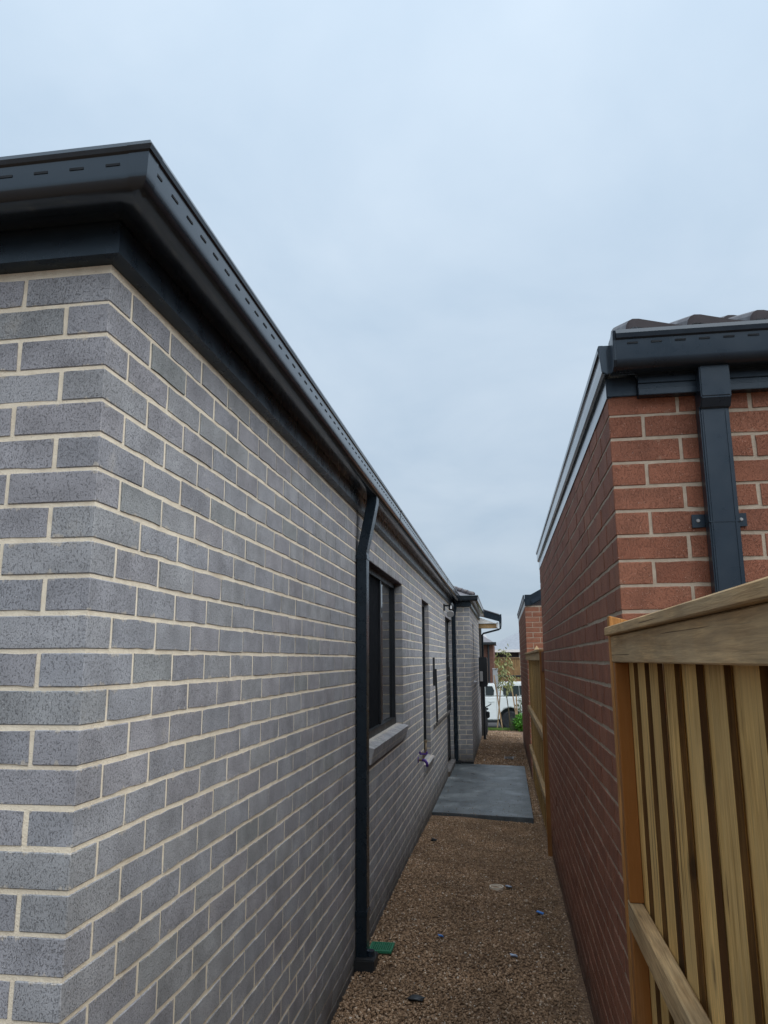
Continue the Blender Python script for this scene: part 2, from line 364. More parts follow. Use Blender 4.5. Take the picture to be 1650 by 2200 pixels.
# gravel: every stone is a small rough lump
def gravel(name, n, x0, x1, y0, y1, rmin, rmax, bias, lift=0.0):
    t = (1+5**.5)/2
    iv = np.array([(-1,t,0),(1,t,0),(-1,-t,0),(1,-t,0),(0,-1,t),(0,1,t),(0,-1,-t),(0,1,-t),(t,0,-1),(t,0,1),(-t,0,-1),(-t,0,1)], float)/1.9
    fi = np.array([(0,11,5),(0,5,1),(0,1,7),(0,7,10),(0,10,11),(1,5,9),(5,11,4),(11,10,2),(10,7,6),(7,1,8),(3,9,4),(3,4,2),(3,2,6),(3,6,8),(3,8,9),(4,9,5),(2,4,11),(6,2,10),(8,6,7),(9,8,1)])
    u_ = np.random.rand(n)**bias; yy = y0+(y1-y0)*u_; xx = x0+(x1-x0)*np.random.rand(n)
    zz_ = np.array([gz(a, b) for a, b in zip(xx, yy)])
    rad = rmin+(rmax-rmin)*np.random.rand(n)**2.2
    S = rad[:, None]*(0.65+0.7*np.random.rand(n, 3)); S[:, 2] *= 0.75
    V = iv[None]*(0.72+0.56*np.random.rand(n, 12, 1))*S[:, None, :]
    a = np.random.rand(n)*6.283; b = (np.random.rand(n)-.5)*1.6
    ca, sa, cb, sb = np.cos(a), np.sin(a), np.cos(b), np.sin(b)
    Rm = np.zeros((n, 3, 3)); Rm[:, 0, 0] = ca; Rm[:, 0, 1] = -sa*cb; Rm[:, 0, 2] = sa*sb; Rm[:, 1, 0] = sa; Rm[:, 1, 1] = ca*cb; Rm[:, 1, 2] = -ca*sb; Rm[:, 2, 1] = sb; Rm[:, 2, 2] = cb
    V = np.einsum('nij,nkj->nki', Rm, V)
    V += np.stack([xx, yy, zz_+EYE+rad*0.25+lift*np.random.rand(n)], -1)[:, None, :]
    F = (fi[None]+12*np.arange(n)[:, None, None]).reshape(-1, 3)
    me = bpy.data.meshes.new(name); me.vertices.add(n*12); me.vertices.foreach_set('co', V.reshape(-1).astype(np.float32))
    me.loops.add(F.size); me.loops.foreach_set('vertex_index', F.reshape(-1).astype(np.int32))
    me.polygons.add(len(F)); me.polygons.foreach_set('loop_start', np.arange(0, F.size, 3, dtype=np.int32)); me.polygons.foreach_set('loop_total', np.full(len(F), 3, np.int32))
    me.update(calc_edges=True); me.validate()
    return link(name, me, None, STONE)
tag(gravel('gravel', 88000, -0.93, 0.40, 3.2, 9.66, 0.0032, 0.0088, 1.5), 'brown crushed gravel covering the side passage before the concrete slab', 'gravel', kind='stuff')
tag(gravel('gravel', 9000, -0.60, 0.42, 14.25, 24.4, 0.006, 0.016, 1.3), 'brown gravel beyond the slab towards the street', 'gravel', kind='stuff')
tag(gravel('gravel', 2600, 0.305, 0.42, 9.6, 14.3, 0.005, 0.013, 1.1), 'narrow line of gravel between the slab and the fence', 'gravel', kind='stuff')

# ------------------------------------------------------------------ brick walls
CH, BL, BH, J = 0.086, 0.230, 0.076, 0.010
XL, YL, ZT = -0.945, 1.631, 0.972                     # grey house corner, top bed joint
class Wall:
    """inward = local Y; s runs along local X"""
    def __init__(s, ox, oy, dirv, inw): s.o = Vector((ox, oy)); s.d = Vector(dirv); s.i = Vector(inw)
    def P(s, a, n, z): q = s.o+s.d*a+s.i*n; return (q.x, q.y, z)
    def M(s, a, z): q = s.o+s.d*a; return Matrix(((s.d.x, s.i.x, 0, q.x), (s.d.y, s.i.y, 0, q.y), (0, 0, 1, z+EYE), (0, 0, 0, 1)))
def courses(wall, s0, s1, ztop, n, phase, openings, corner_at=None):
    """list of bricks (wall, a, b, z0, z1, jamb)"""
    out = []
    for i in range(n):
        z1 = ztop-CH*i-J/2; z0 = z1-BH; zc = (z0+z1)/2
        st = phase(i)                                 # position of one brick start in this course
        a = st-math.ceil((st-s0)/0.24)*0.24-0.24
        while a < s1:
            segs = [(max(a, s0), min(a+BL, s1))]
            for (oa, ob, oz0, oz1) in openings:
                if oz0 < zc < oz1:
                    ns = []
                    for p_, q_ in segs:
                        if q_ <= oa or p_ >= ob: ns.append((p_, q_))
                        else:
                            if p_ < oa: ns.append((p_, oa))
                            if q_ > ob: ns.append((ob, q_))
                    segs = ns
            for p_, q_ in segs:
                for oa, ob, oz0, oz1 in openings:         # bricks are cut to finish at the jambs
                    if oz0 < zc < oz1:
                        if 0 < oa-q_ < 0.045: q_ = oa
                        if 0 < p_-ob < 0.045: p_ = ob
                if q_-p_ > 0.034:
                    jamb = any(oz0 < zc < oz1 and (abs(q_-oa) < 1e-4 or abs(p_-ob) < 1e-4) for oa, ob, oz0, oz1 in openings)
                    out.append((wall, p_, q_, z0, z1, jamb))
            a += 0.24
    return out
def shown(wall, a, b, z0, z1):
    q = [px(*wall.P(s_, 0, z_)) for s_ in (a, b) for z_ in (z0, z1)]
    if any(v is None for v in q): return 0
    X = [min(max(v[0], 0), 1650) for v in q]; Y = [min(max(v[1], 0), 2200) for v in q]
    c = wall.P((a+b)/2, 0, 0)
    face = -(c[0]*wall.i.x+c[1]*wall.i.y)
    if face > 0: return 0
    return abs(X[2]-X[0])*abs(Y[1]-Y[0]) if max(X)-min(X) > 1 and max(Y)-min(Y) > 1 else 0
face_cache = {}
def brick_face(L, H, var, mat, tagname):
    """front of one brick: uneven arris, 40-odd triangles"""
    key = (tagname, round(L, 3), var)
    if key in face_cache: return face_cache[key]
    rg = random.Random(hash((round(L*1000), var)) & 0xffff)
    nl, nh = (5, 2); pts = []
    for i in range(nl): pts.append((i/nl, 0))
    for i in range(nh): pts.append((1, i/nh))
    for i in range(nl): pts.append((1-i/nl, 1))
    for i in range(nh): pts.append((0, 1-i/nh))
    fr = []; bk = []
    for (u_, v_) in pts:
        jx, jz = rg.uniform(-.0017, .0017), rg.uniform(-.0019, .0019)
        x = u_*L-L/2; z = v_*H-H/2
        ix = 0.0022 if u_ == 0 else -0.0022 if u_ == 1 else 0; iz = 0.0022 if v_ == 0 else -0.0022 if v_ == 1 else 0
        fr.append((x+jx+ix, rg.uniform(-.0004, .0006), z+jz+iz)); bk.append((x+jx, 0.014, z+jz))
    n = len(pts); me = bpy.data.meshes.new('brick')
    me.from_pydata(fr+bk, [], [tuple(range(n))]+[(n+i, n+(i+1) % n, (i+1) % n, i) for i in range(n)]); me.update(); me.materials.append(mat)
    face_cache[key] = me; return me
box_cache = {}
def brick_box(L, D, H, mat, tagname):
    key = (tagname, round(L, 3), round(D, 3))
    if key in box_cache: return box_cache[key]
    m = MB().box(-L/2, L/2, 0, D, -H/2, H/2); me = m.mesh('brick', raw=True); bm = bmesh.new(); bm.from_mesh(me)
    bmesh.ops.bevel(bm, geom=list(bm.edges), offset=0.0022, segments=1, affect='EDGES'); bm.to_mesh(me); bm.free(); me.materials.append(mat)
    box_cache[key] = me; return me
def lay(bricks, corners, mat, tagname, parent, limit=300):
    """the largest-showing bricks become objects, the rest one joined part"""
    items = [(shown(w_, a, b, z0, z1), 0, (w_, a, b, z0, z1, j)) for (w_, a, b, z0, z1, j) in bricks]
    items += [(shown(w_, a, b, z0, z1)+1e3, 1, (w_, a, b, z0, z1, D)) for (w_, a, b, z0, z1, D) in corners]
    items.sort(key=lambda t: -t[0]); rest = MB(); inv = Matrix.Translation(-Vector(parent.location))
    rg = random.Random(11)
    for idx, (ar, kind, t) in enumerate(items):
        w_, a, b, z0, z1, x = t; L = b-a; H = z1-z0
        off = rg.gauss(0, 0.0007); dz = rg.gauss(0, 0.0006); tilt = rg.gauss(0, 0.0025)
        if idx < limit and ar > 30:
            if kind == 1 or x: me = brick_box(L, x if kind == 1 else 0.105, H, mat, tagname)
            else: me = brick_face(L, H, rg.randrange(9), mat, tagname)
            o = bpy.data.objects.new('brick', me); col.objects.link(o); o.parent = parent
            o.matrix_world = w_.M((a+b)/2, (z0+z1)/2+dz) @ Matrix.Translation((0, off, 0)) @ Matrix.Rotation(0 if kind else tilt, 4, 'Y')
            o.matrix_parent_inverse = inv; o.matrix_basis = w_.M((a+b)/2, (z0+z1)/2+dz) @ Matrix.Translation((0, off, 0)) @ Matrix.Rotation(0 if kind else tilt, 4, 'Y')
        else:
            D = x if kind == 1 else 0.105; c = 0.0022
            q = [w_.P(a, off+c, z0+dz), w_.P(b, off+c, z0+dz), w_.P(b, off+c, z1+dz), w_.P(a, off+c, z1+dz)]
            f_ = [w_.P(a+c, off, z0+dz+c), w_.P(b-c, off, z0+dz+c), w_.P(b-c, off, z1+dz-c), w_.P(a+c, off, z1+dz-c)]
            k_ = [w_.P(a, D, z0+dz), w_.P(b, D, z0+dz), w_.P(b, D, z1+dz), w_.P(a, D, z1+dz)]
            rest.add(f_+q+k_, [(0, 1, 2, 3)]+[(4+i, 4+(i+1) % 4, (i+1) % 4, i) for i in range(4)]+[(8+i, 8+(i+1) % 4, 4+(i+1) % 4, 4+i) for i in range(4)])
    if rest.v:
        me = rest.mesh('bricks'); o = link('bricks', me, parent, mat); o.matrix_parent_inverse = inv; o['kind'] = 'stuff'
def mortar(m, wall, s0, s1, z0, z1, openings, rec=0.0028, depth=0.10):
    """wall body behind the joints, with the openings left free"""
    cuts = sorted(set([s0, s1]+[v for o in openings for v in (o[0]-0.004, o[1]+0.004) if s0 < v < s1]))
    for a, b in zip(cuts, cuts[1:]):
        mid = (a+b)/2; zs = [(z0, z1)]
        for oa, ob, oz0, oz1 in openings:
            if oa-0.004 < mid < ob+0.004: zs = [(z0, oz0-0.004), (oz1+0.004, z1)]
        for c, d in zs:
            v = [wall.P(s_, n_, z_) for z_ in (c, d) for n_ in (rec, depth) for s_ in (a, b)]
            m.add(v, [(0, 1, 5, 4), (1, 3, 7, 5), (3, 2, 6, 7), (2, 0, 4, 6), (4, 5, 7, 6), (0, 2, 3, 1)])

# ================================================================== the grey brick house
house = empty('grey_brick_house', (XL, YL, 0)); tag(house, 'long grey brick house with cream mortar and black gutter along the passage', 'house')
YW, XW, YE = 14.45, -0.609, 19.9                      # projecting wing beyond the door
side = Wall(XL, YL, (0, 1), (-1, 0)); front = Wall(XL, YL, (1, 0), (0, 1))
wfront = Wall(XW, YW, (1, 0), (0, 1)); wside = Wall(XW, YW, (0, 1), (-1, 0))
HEAD = ZT-3*CH+J/2
W1 = (5.38-YL, 7.24-YL, -0.57, HEAD); W2 = (9.05-YL, 9.90-YL, -1.16, HEAD); DR = (12.75-YL, 14.30-YL, -1.80, HEAD)
W3 = (15.74-YW, 16.35-YW, -0.42, HEAD)
NC = 34
MO = [(W1[0], W1[1], W1[2]-0.10, W1[3]), (W2[0], W2[1], W2[2]-0.10, W2[3]), DR]
W3O = (W3[0], W3[1], W3[2]-0.10, W3[3])
br = courses(side, 0.115+0.005, YW-YL-0.005, ZT, NC, lambda i: 0.12 if i % 2 == 0 else 0.24, MO)
br = [b for b in br if not (b[1] < 0.235 and (round((ZT-b[4]-J/2)/CH) % 2 == 1))]
fb = courses(front, -3.2, -0.12, ZT, NC, lambda i: -0.23-0.24 if i % 2 == 0 else -0.12-0.24+0.01, [])
fb = [(w_, a, min(b, -0.24 if round((ZT-z1-J/2)/CH) % 2 == 0 else -0.12), z0, z1, j) for (w_, a, b, z0, z1, j) in fb]
fb = [b for b in fb if b[2]-b[1] > 0.03]
br += fb
cor = []
for i in range(NC):
    z1 = ZT-CH*i-J/2; z0 = z1-BH
    cor.append((front, -0.23 if i % 2 == 0 else -0.11, 0.0, z0, z1, 0.11 if i % 2 == 0 else 0.23))
    cor.append((wfront, -0.23 if i % 2 else -0.11, 0.0, z0, z1, 0.11 if i % 2 else 0.23))
for i in range(-1, NC):
    z1 = ZT-CH*i-J/2
    br.append((wfront, XL-XW+0.003, -0.24 if i % 2 else -0.12, z1-BH, z1, False))
    if i < 0: br.append((wfront, -0.23, 0.0, z1-BH, z1, True))
br += courses(wside, 0.12, YE-YW, ZT, NC, lambda i: 0.24 if i % 2 == 0 else 0.12, [W3O])
br = [b for b in br if not (b[0] is wside and b[1] < 0.2 and round((ZT-b[4]-J/2)/CH) % 2 == 0)]
lay(br, cor, GREY, 'grey', house)
m = MB(); zb = -2.15
mortar(m, side, 0.10, YW-YL+0.0028, zb, 1.02, MO); mortar(m, front, -3.3, -0.0028, zb, 1.02, [])
mortar(m, wfront, XL-XW-0.10, -0.0028, zb, 1.02, []); mortar(m, wside, 0.10, YE-YW, zb, 1.02, [W3O])
m.box(-3.3, XW-0.12, YE-0.1, YE, zb, 1.02)
m.build('wall', MORTAR, house)
m = MB().box(-3.2, XL-0.35, YL+0.3, YE-0.2, zb, 1.0); m.build('inner_wall', BLACK, house)
path = [(-4.2, YL), (XL, YL), (XL, YW), (XW, YW), (XW, YE-0.15)]
sweep(path, [(-0.004, 0.988), (0.037, 0.996), (0.037, 1.046), (0.033, 1.047), (0.033, 1.12), (-0.004, 1.12)]).build('eaves_trim', DARK, house)
GP = [(0.036, 1.085), (0.100, 1.078), (0.122, 1.0785), (0.136, 1.081), (0.147, 1.0855), (0.155, 1.0915), (0.161, 1.099), (0.165, 1.108), (0.1665, 1.116), (0.170, 1.164), (0.176, 1.168), (0.180, 1.178), (0.176, 1.190), (0.166, 1.190), (0.164, 1.170), (0.158, 1.112), (0.130, 1.092), (0.044, 1.094), (0.044, 1.20), (0.036, 1.20)]
gut = sweep(path, GP).build('gutter', GUTTER, house, smooth='auto')
# folded corner piece and joiners
def joiner(pth, e=0.0025, sh=0.0):
    out = GP[2:12]; pr = []
    for i_, (a, b) in enumerate(out):                  # the gutter's own outline, grown by e
        p0 = Vector(out[max(i_-1, 0)]); p1 = Vector(out[min(i_+1, len(out)-1)]); t_ = (p1-p0).normalized(); pr.append((a+t_.y*e, b-t_.x*e))
    pr += [(0.164, 1.190+e), (0.158, 1.17), (0.152, 1.115), (0.130, 1.090)]
    sweep(pth, [(a-sh, b) for a, b in pr]).build('gutter_corner', GUTTER, gut, smooth='auto')
for cx, cy in ((XL, YL), (XW, YW)): joiner([(cx+0.17-0.048, cy-0.17), (cx+0.17, cy-0.17), (cx+0.17, cy-0.17+0.048)], 0.0025, 0.17)
joiner([(XL, 11.1), (XL, 11.13)]); joiner([(XL, 5.9), (XL, 5.93)])
# overflow slots in the gutter face
ms = MB().box(-0.0175, 0.0175, -0.0010, 0.002, -0.0030, 0.0030); sme = ms.mesh('slot', raw=True); sme.materials.append(SLOT)
ginv = Matrix.Identity(4)
def slot(loc, rz):
    o = bpy.data.objects.new('slot', sme); col.objects.link(o); o.parent = gut
    o.matrix_parent_inverse = gut.matrix_basis.inverted() @ Matrix.Translation(-Vector((XL, YL, 0))) if False else Matrix.Identity(4)
    o.location = loc; o.rotation_euler[2] = rz
for i in range(140):
    y = 1.521+0.0925*i
    if y < YW-0.25: slot((XL+0.1690, y, 1.140+EYE), R(90))
for i in range(14): slot((-0.863-0.0915*i, YL-0.1690, 1.140+EYE), 0)
# tiled roof rising behind the gutter
def tiles(name, mat, parent, ox, oy, along, up, n_along, n_up, pw, pl, pitch, hip=None, flip=1):
    """joined tile surface: (ox,oy) eaves start, along / up unit vectors in plan"""
    m = MB(); A = Vector(along); U = Vector(up); prof = [(0, 0), (0.12, 0.7), (0.25, 1), (0.6, 0.5), (1, 0)]
    for r_ in range(n_up):
        for c in range(n_along):
            s0 = c*pw
            if hip and not hip(s0, r_*pl): continue
            vs = []
            for (t, h) in prof:
                for e, lift in ((0, 0.022), (1, 0.0)):
                    d = (r_+e*1.06)*pl; q = Vector((ox, oy))+A*(s0+t*pw)+U*(d*math.cos(pitch))
                    vs.append((q.x, q.y, d*math.sin(pitch)+h*0.045+lift))
            q0 = Vector((ox, oy))+U*(r_*pl*math.cos(pitch)); zz0 = r_*pl*math.sin(pitch)
            n0 = len(vs); vs += [(q0.x+A.x*(s0+t*pw), q0.y+A.y*(s0+t*pw), zz0+h*0.02) for t, h in prof]
            fs = [(2*i, 2*i+2, 2*i+3, 2*i+1) for i in range(4)]+[(n0+i, n0+i+1, 2*i+2, 2*i) for i in range(4)]
            m.add(vs, fs)
    return m
def put(m, z, name, mat, parent, **k):
    m.v = [(a, b, c+z) for a, b, c in m.v]; o = m.build(name, mat, parent, **k); return o
PT = R(22.5)
o = put(tiles('t', TILEG, None, XL+0.10, YL-0.10, (0, 1), (-1, 0), 64, 7, 0.2, 0.32, PT, lambda s, d: s > d*0.92), 1.17, 'roof', TILEG, house); o['kind'] = 'stuff'
o = put(tiles('t', TILEG, None, XL+0.10, YL-0.10, (-1, 0), (0, 1), 14, 7, 0.2, 0.32, PT, lambda s, d: s > d*0.92), 1.17, 'roof', TILEG, house); o['kind'] = 'stuff'
m = MB()
m.add([(XW+0.10, YW-0.10, 1.19), (XL-0.2, YW-0.10, 1.19), (XL-1.2, YW+0.55, 1.46), (XW-0.55, YW+0.55, 1.46), (XW+0.10, YE, 1.19), (XW-0.55, YE, 1.46)], [(0, 3, 2, 1), (0, 4, 5, 3)])
m.build('wing_roof', TILEG, house)
cap = MB()
for i in range(6):
    a, b = i/6, (i+1.1)/6
    P0 = Vector((XW+0.08-0.66*a, YW-0.08+0.66*a, 1.205+0.27*a)); P1 = Vector((XW+0.08-0.66*b, YW-0.08+0.66*b, 1.205+0.27*b)); cap.tube([P0, P1], [0.055, 0.045], 10)
cap.build('hip_capping', TILE, house, smooth=True)

# downpipe with swan neck, strap and shoe
def rect(cx0, cx1, y0, y1, z): return [(cx0, y0, z), (cx1, y0, z), (cx1, y1, z), (cx0, y1, z)]
def downpipe(name, xw_, y0, y1, top, kink, zbot, proud, parent, out=0.075, d=0.066, mat=DARK, straps=(), shoe=True):
    m = MB().loft([rect(xw_+out, xw_+out+d, y0+0.02, y1+0.02, top), rect(xw_+out*.96, xw_+out*.96+d, y0+0.02, y1+0.02, top-0.05), rect(xw_+proud, xw_+proud+d, y0, y1, kink), rect(xw_+proud, xw_+proud+d, y0, y1, zbot)])
    o = m.build(name, mat, parent, bevel=0.004)
    b = MB()
    for zs_ in straps: b.box(xw_+0.001, xw_+proud+d+0.004, y0-0.004, y1+0.004, zs_, zs_+0.028); 
    if straps: b.build('strap', mat, o, bevel=0.0015)
    return o
dp = downpipe('downpipe', XL, 4.87, 4.97, 1.085, 0.70, -1.80, 0.008, house, straps=(0.655, -1.52))
MB().box(XL+0.004, XL+0.125, 4.825, 4.985, -1.92, -1.745).build('pipe_shoe', BLACK, dp, bevel=0.006)
MB().tube([(XL+0.092, 4.905, -1.75), (XL+0.092, 4.905, -1.715)], 0.024, 12).build('pipe_collar', SLATE, dp)
dp2 = downpipe('downpipe', XL, YW-0.125, YW-0.015, 1.10, 0.80, -1.86, 0.008, house, straps=(0.76,), out=0.05)
MB().box(XL+0.005, XL+0.12, YW-0.16, YW-0.006, -1.92, -1.80).build('pipe_shoe', BLACK, dp2, bevel=0.006)
MB().box(XL+0.12, XW+0.01, YW-0.035, YW-0.006, -1.90, -1.82).build('edge_strip', BLACK, house)

# windows
def window(op, x_w, y_o, name, depth=0.072, mull=None, sill=True, label=None):
    y0, y1, z0, z1 = op[0]+y_o, op[1]+y_o, op[2], op[3]
    xo = x_w-depth; t = 0.045
    m = MB(); m.box(xo-0.05, xo, y0-0.01, y0+t, z0-0.02, z1+0.01).box(xo-0.05, xo, y1-t, y1+0.01, z0-0.02, z1+0.01).box(xo-0.0505, xo-0.0008, y0+t, y1-t, z1-t, z1+0.01).box(xo-0.0505, xo+0.012, y0+t, y1-t, z0-0.02, z0+0.05)
    wdw = empty('window', (x_w, y0, z0+EYE)); wdw.parent = house; wdw.matrix_parent_inverse = Matrix.Translation(-Vector(house.location))
    if label: wdw['label'] = label
    def bw(mb, nm, mt, **k):
        o = mb.build(nm, mt, None, **k); o.parent = wdw; o.matrix_parent_inverse = Matrix.Translation(-Vector(wdw.location)); return o
    bw(m, 'frame', DARKER, bevel=0.003)
    if mull:
        bw(MB().box(xo-0.034, xo-0.006, mull-0.03, mull+0.03, z0+0.05, z1-t), 'mullion', DARKER, bevel=0.003)
        mm = MB().box(xo-0.026, xo-0.0235, y0+t, mull-0.03, z0+0.05, z1-t); bw(mm, 'insect_screen', SCREEN)
        bw(MB().box(xo-0.030, xo-0.026, mull+0.03, y1-t, z0+0.05, z1-t), 'pane', GLASS)
        bw(MB().box(xo-0.045, xo-0.041, y0+t, mull, z0+0.05, z1-t), 'pane', GLASS)
    else:
        bw(MB().box(xo-0.030, xo-0.026, y0+t, y1-t, z0+0.05, z1-t), 'pane', GLASS)
    bw(MB().box(x_w-0.10, x_w-0.003, y0-0.12, y1+0.12, z1-0.0035, z1+0.004), 'lintel', LINTEL)
    if sill:
        n = max(2, round((y1-y0+0.08)/CH)); w_ = (y1-y0+0.08)/n
        xb, xf = xo+0.010, x_w+0.045; zt_, zf = z0-0.002, z0-0.028; th = 0.115
        dv = Vector((xf-xb, 0, zf-zt_)); nv = Vector((dv.z, 0, -dv.x)).normalized()
        poly = [(xb, zt_), (xf, zf), (xf+nv.x*th, zf+nv.z*th), (xb+nv.x*th, zt_+nv.z*th)]
        for i in range(n):
            a = y0-0.04+i*w_
            bw(MB().prism(poly, 'y', a+0.0045, a+w_-0.0045), 'sill_brick', GREY, bevel=0.003, seg=1)
        c = 0.005
        pi_ = [(xb+c, zt_-c), (xf-c, zf-c), (xf+nv.x*th-c, zf+nv.z*th+c), (xb+nv.x*th+c, zt_+nv.z*th+c)]
        bw(MB().prism(pi_, 'y', y0-0.04+0.006, y1+0.04-0.006), 'sill_mortar', MORTAR_R)
    return wdw
window(W1, XL, YL, 'w', mull=6.42, label='wide sliding window with black frame and insect screen')
window(W2, XL, YL, 'w', depth=0.055, label='tall narrow window with black frame'); window(W3, XW, YW, 'w', depth=0.03, label='slit window in the projecting wing')
# back door in its recess
dy0, dy1 = DR[0]+YL, DR[1]+YL
door = MB().box(XL-0.10, XL-0.075, dy0+0.04, dy1-0.04, -1.72, HEAD-0.03).build('door', DARKER, house, bevel=0.003)
f = MB().box(XL-0.11, XL-0.06, dy0-0.01, dy0+0.04, -1.76, HEAD).box(XL-0.11, XL-0.06, dy1-0.04, dy1+0.01, -1.76, HEAD).box(XL-0.1105, XL-0.0605, dy0+0.04, dy1-0.04, HEAD-0.03, HEAD)
f.build('door_frame', DARKER, door, bevel=0.003)
MB().box(XL-0.10, XL-0.003, dy0-0.12, dy1+0.12, HEAD-0.0035, HEAD+0.004).build('lintel', LINTEL, house)
MB().tube([(XL-0.07, dy0+0.12, -0.80), (XL-0.03, dy0+0.12, -0.80), (XL-0.03, dy0+0.22, -0.80)], 0.008, 8).build('door_handle', GREYM, door)
n = 18
for i in range(n):
    a = dy0+(dy1-dy0)*i/n
    MB().box(XL-0.058, XL+0.025, a+0.004, a+(dy1-dy0)/n-0.004, -1.875, -1.765).build('sill_brick', GREY, house, bevel=0.003, seg=1)
MB().box(XL-0.055, XL+0.021, dy0+0.002, dy1-0.002, -1.88, -1.769).build('sill_mortar', MORTAR_R, house)

# porch at the street end: raking roof, white gable lining, beam
pg = MB().prism([(XW-0.06, 1.33), (-0.085, 1.13), (-0.085, 0.965), (XW-0.06, 1.13)], 'y', YE-0.06, YE-0.02); pg.build('barge_board', DARK, house, bevel=0.003)
MB().prism([(XW-0.05, 1.10), (XW-0.05, 0.925), (-0.19, 0.925)], 'y', YE-0.015, YE+0.02).build('gable_lining', WHITE, house)
MB().box(XW-0.06, -0.12, YE+0.03, YE+0.30, 0.80, 0.920).build('porch_beam', RAIL, house)
MB().box(-0.15, -0.105, YE+0.0, YE+0.28, 0.805, 0.94).build('beam_end', WHITE, house)
MB().prism([(XW-0.9, 1.62), (-0.07, 1.15), (-0.07, 1.13), (XW-0.9, 1.60)], 'y', YE-0.10, YE+3.0).build('porch_roof', TILEG, house)
gp = MB(); gp.prism([(-0.085, 1.125), (-0.02, 1.155), (-0.015, 1.03), (-0.03, 0.94), (-0.085, 0.95)], 'y', YE-0.08, YE+3.0).build('porch_gutter', DARK, house)
q = empty('x'); bpy.data.objects.remove(q)
MB().tube([(-0.055, YE+0.1, 0.96), (-0.055, YE+0.1, 0.79), (-0.10, YE+0.1, 0.765), (-0.50, YE+0.1, 0.665), (-0.525, YE+0.1, 0.63), (-0.525, YE+0.1, -2.0)], 0.024, 10).build('downpipe', DARK, house, smooth=True)
MB().box(XW-0.05, -0.55, YE+0.02, YE+0.30, -2.1, 0.80).build('porch_pier', FARGREY, house)

# ------------------------------------------------------------------ fittings on the grey house
mb_ = empty('meter_box', (XW, 19.35, -0.65+EYE)); tag(mb_, 'black steel electricity meter box on the end of the grey brick wing', 'meter box')
MB().box(XW, XW+0.19, 19.1, 19.75, -0.65, 0.06).build('cabinet', BLACK, mb_, bevel=0.006)
MB().box(XW+0.191, XW+0.20, 19.13, 19.72, -0.61, 0.03).build('door', DARKER, mb_, bevel=0.003)
MB().box(XW+0.02, XW+0.09, 19.02, 19.098, -0.52, -0.28).build('junction_cover', GREYM, mb_, bevel=0.006)
MB().tube([(XW+0.10, 19.05, -0.66), (XW+0.10, 19.05, -1.95)], 0.03, 8).build('conduit', BLACK, mb_)
lamp = empty('wall_lamp', (XL, 12.47, 0.84+EYE)); tag(lamp, 'black outdoor wall lamp with grey round head above the back door', 'lamp')
MB().box(XL, XL+0.022, 12.42, 12.52, 0.79, 0.90).build('wall_plate', BLACK, lamp, bevel=0.004)
MB().tube([(XL+0.02, 12.47, 0.87), (XL+0.115, 12.47, 0.875)], 0.014, 8).build('arm', BLACK, lamp, smooth=True)
MB().tube([(XL+0.115, 12.47, 0.91), (XL+0.125, 12.47, 0.885), (XL+0.125, 12.47, 0.80), (XL+0.12, 12.47, 0.79)], [0.03, 0.042, 0.040, 0.03], 14).build('lamp_body', BLACK, lamp, smooth=True)
MB().box(XL+0.112, XL+0.138, 12.424, 12.432, 0.815, 0.868).build('lens', LENS, lamp, bevel=0.003)
MB().tube([(XL+0.11, 12.46, 0.79), (XL+0.108, 12.45, 0.765)], 0.012, 8).build('swivel', BLACK, lamp)
c0 = Vector((XL+0.11, 12.45, 0.735)); nrm = Vector((0.15, -0.75, -0.55)).normalized()
MB().tube([c0-nrm*0.022, c0-nrm*0.01, c0+nrm*0.008], [0.045, 0.060, 0.060], 24).build('round_head', GREYM, lamp)

cl = empty('clothesline', (XL, 10.3, -0.83+EYE)); tag(cl, 'fold-down clothesline folded flat against the grey brick wall', 'clothesline')
for yy in (10.36, 12.90):
    a = MB().box(XL+0.001, XL+0.026, yy-0.022, yy+0.022, -0.34, 0.032).build('wall_plate', BLACK, cl, bevel=0.002)
    for zz2 in (-0.02, -0.15, -0.30): MB().tube([(XL+0.024, yy, zz2), (XL+0.033, yy, zz2)], 0.008, 8).build('bolt', GREYM, a)
    MB().loft([rect(XL+0.027, XL+0.050, yy-0.014, yy+0.014, -0.12), rect(XL+0.030, XL+0.058, yy-0.016, yy+0.016, -0.5), rect(XL+0.032, XL+0.058, yy-0.014, yy+0.014, -0.81)]).build('arm', BLACK, cl, bevel=0.002)
MB().box(XL+0.030, XL+0.054, 10.30, 12.94, -0.852, -0.812).build('front_bar', FARGREY, cl, bevel=0.004)
for i in range(5):
    MB().tube([(XL+0.042, 10.37, -0.25-0.11*i), (XL+0.042, 11.6, -0.262-0.11*i), (XL+0.042, 12.89, -0.25-0.11*i)], 0.0018, 5).build('cord', GREYM, cl)

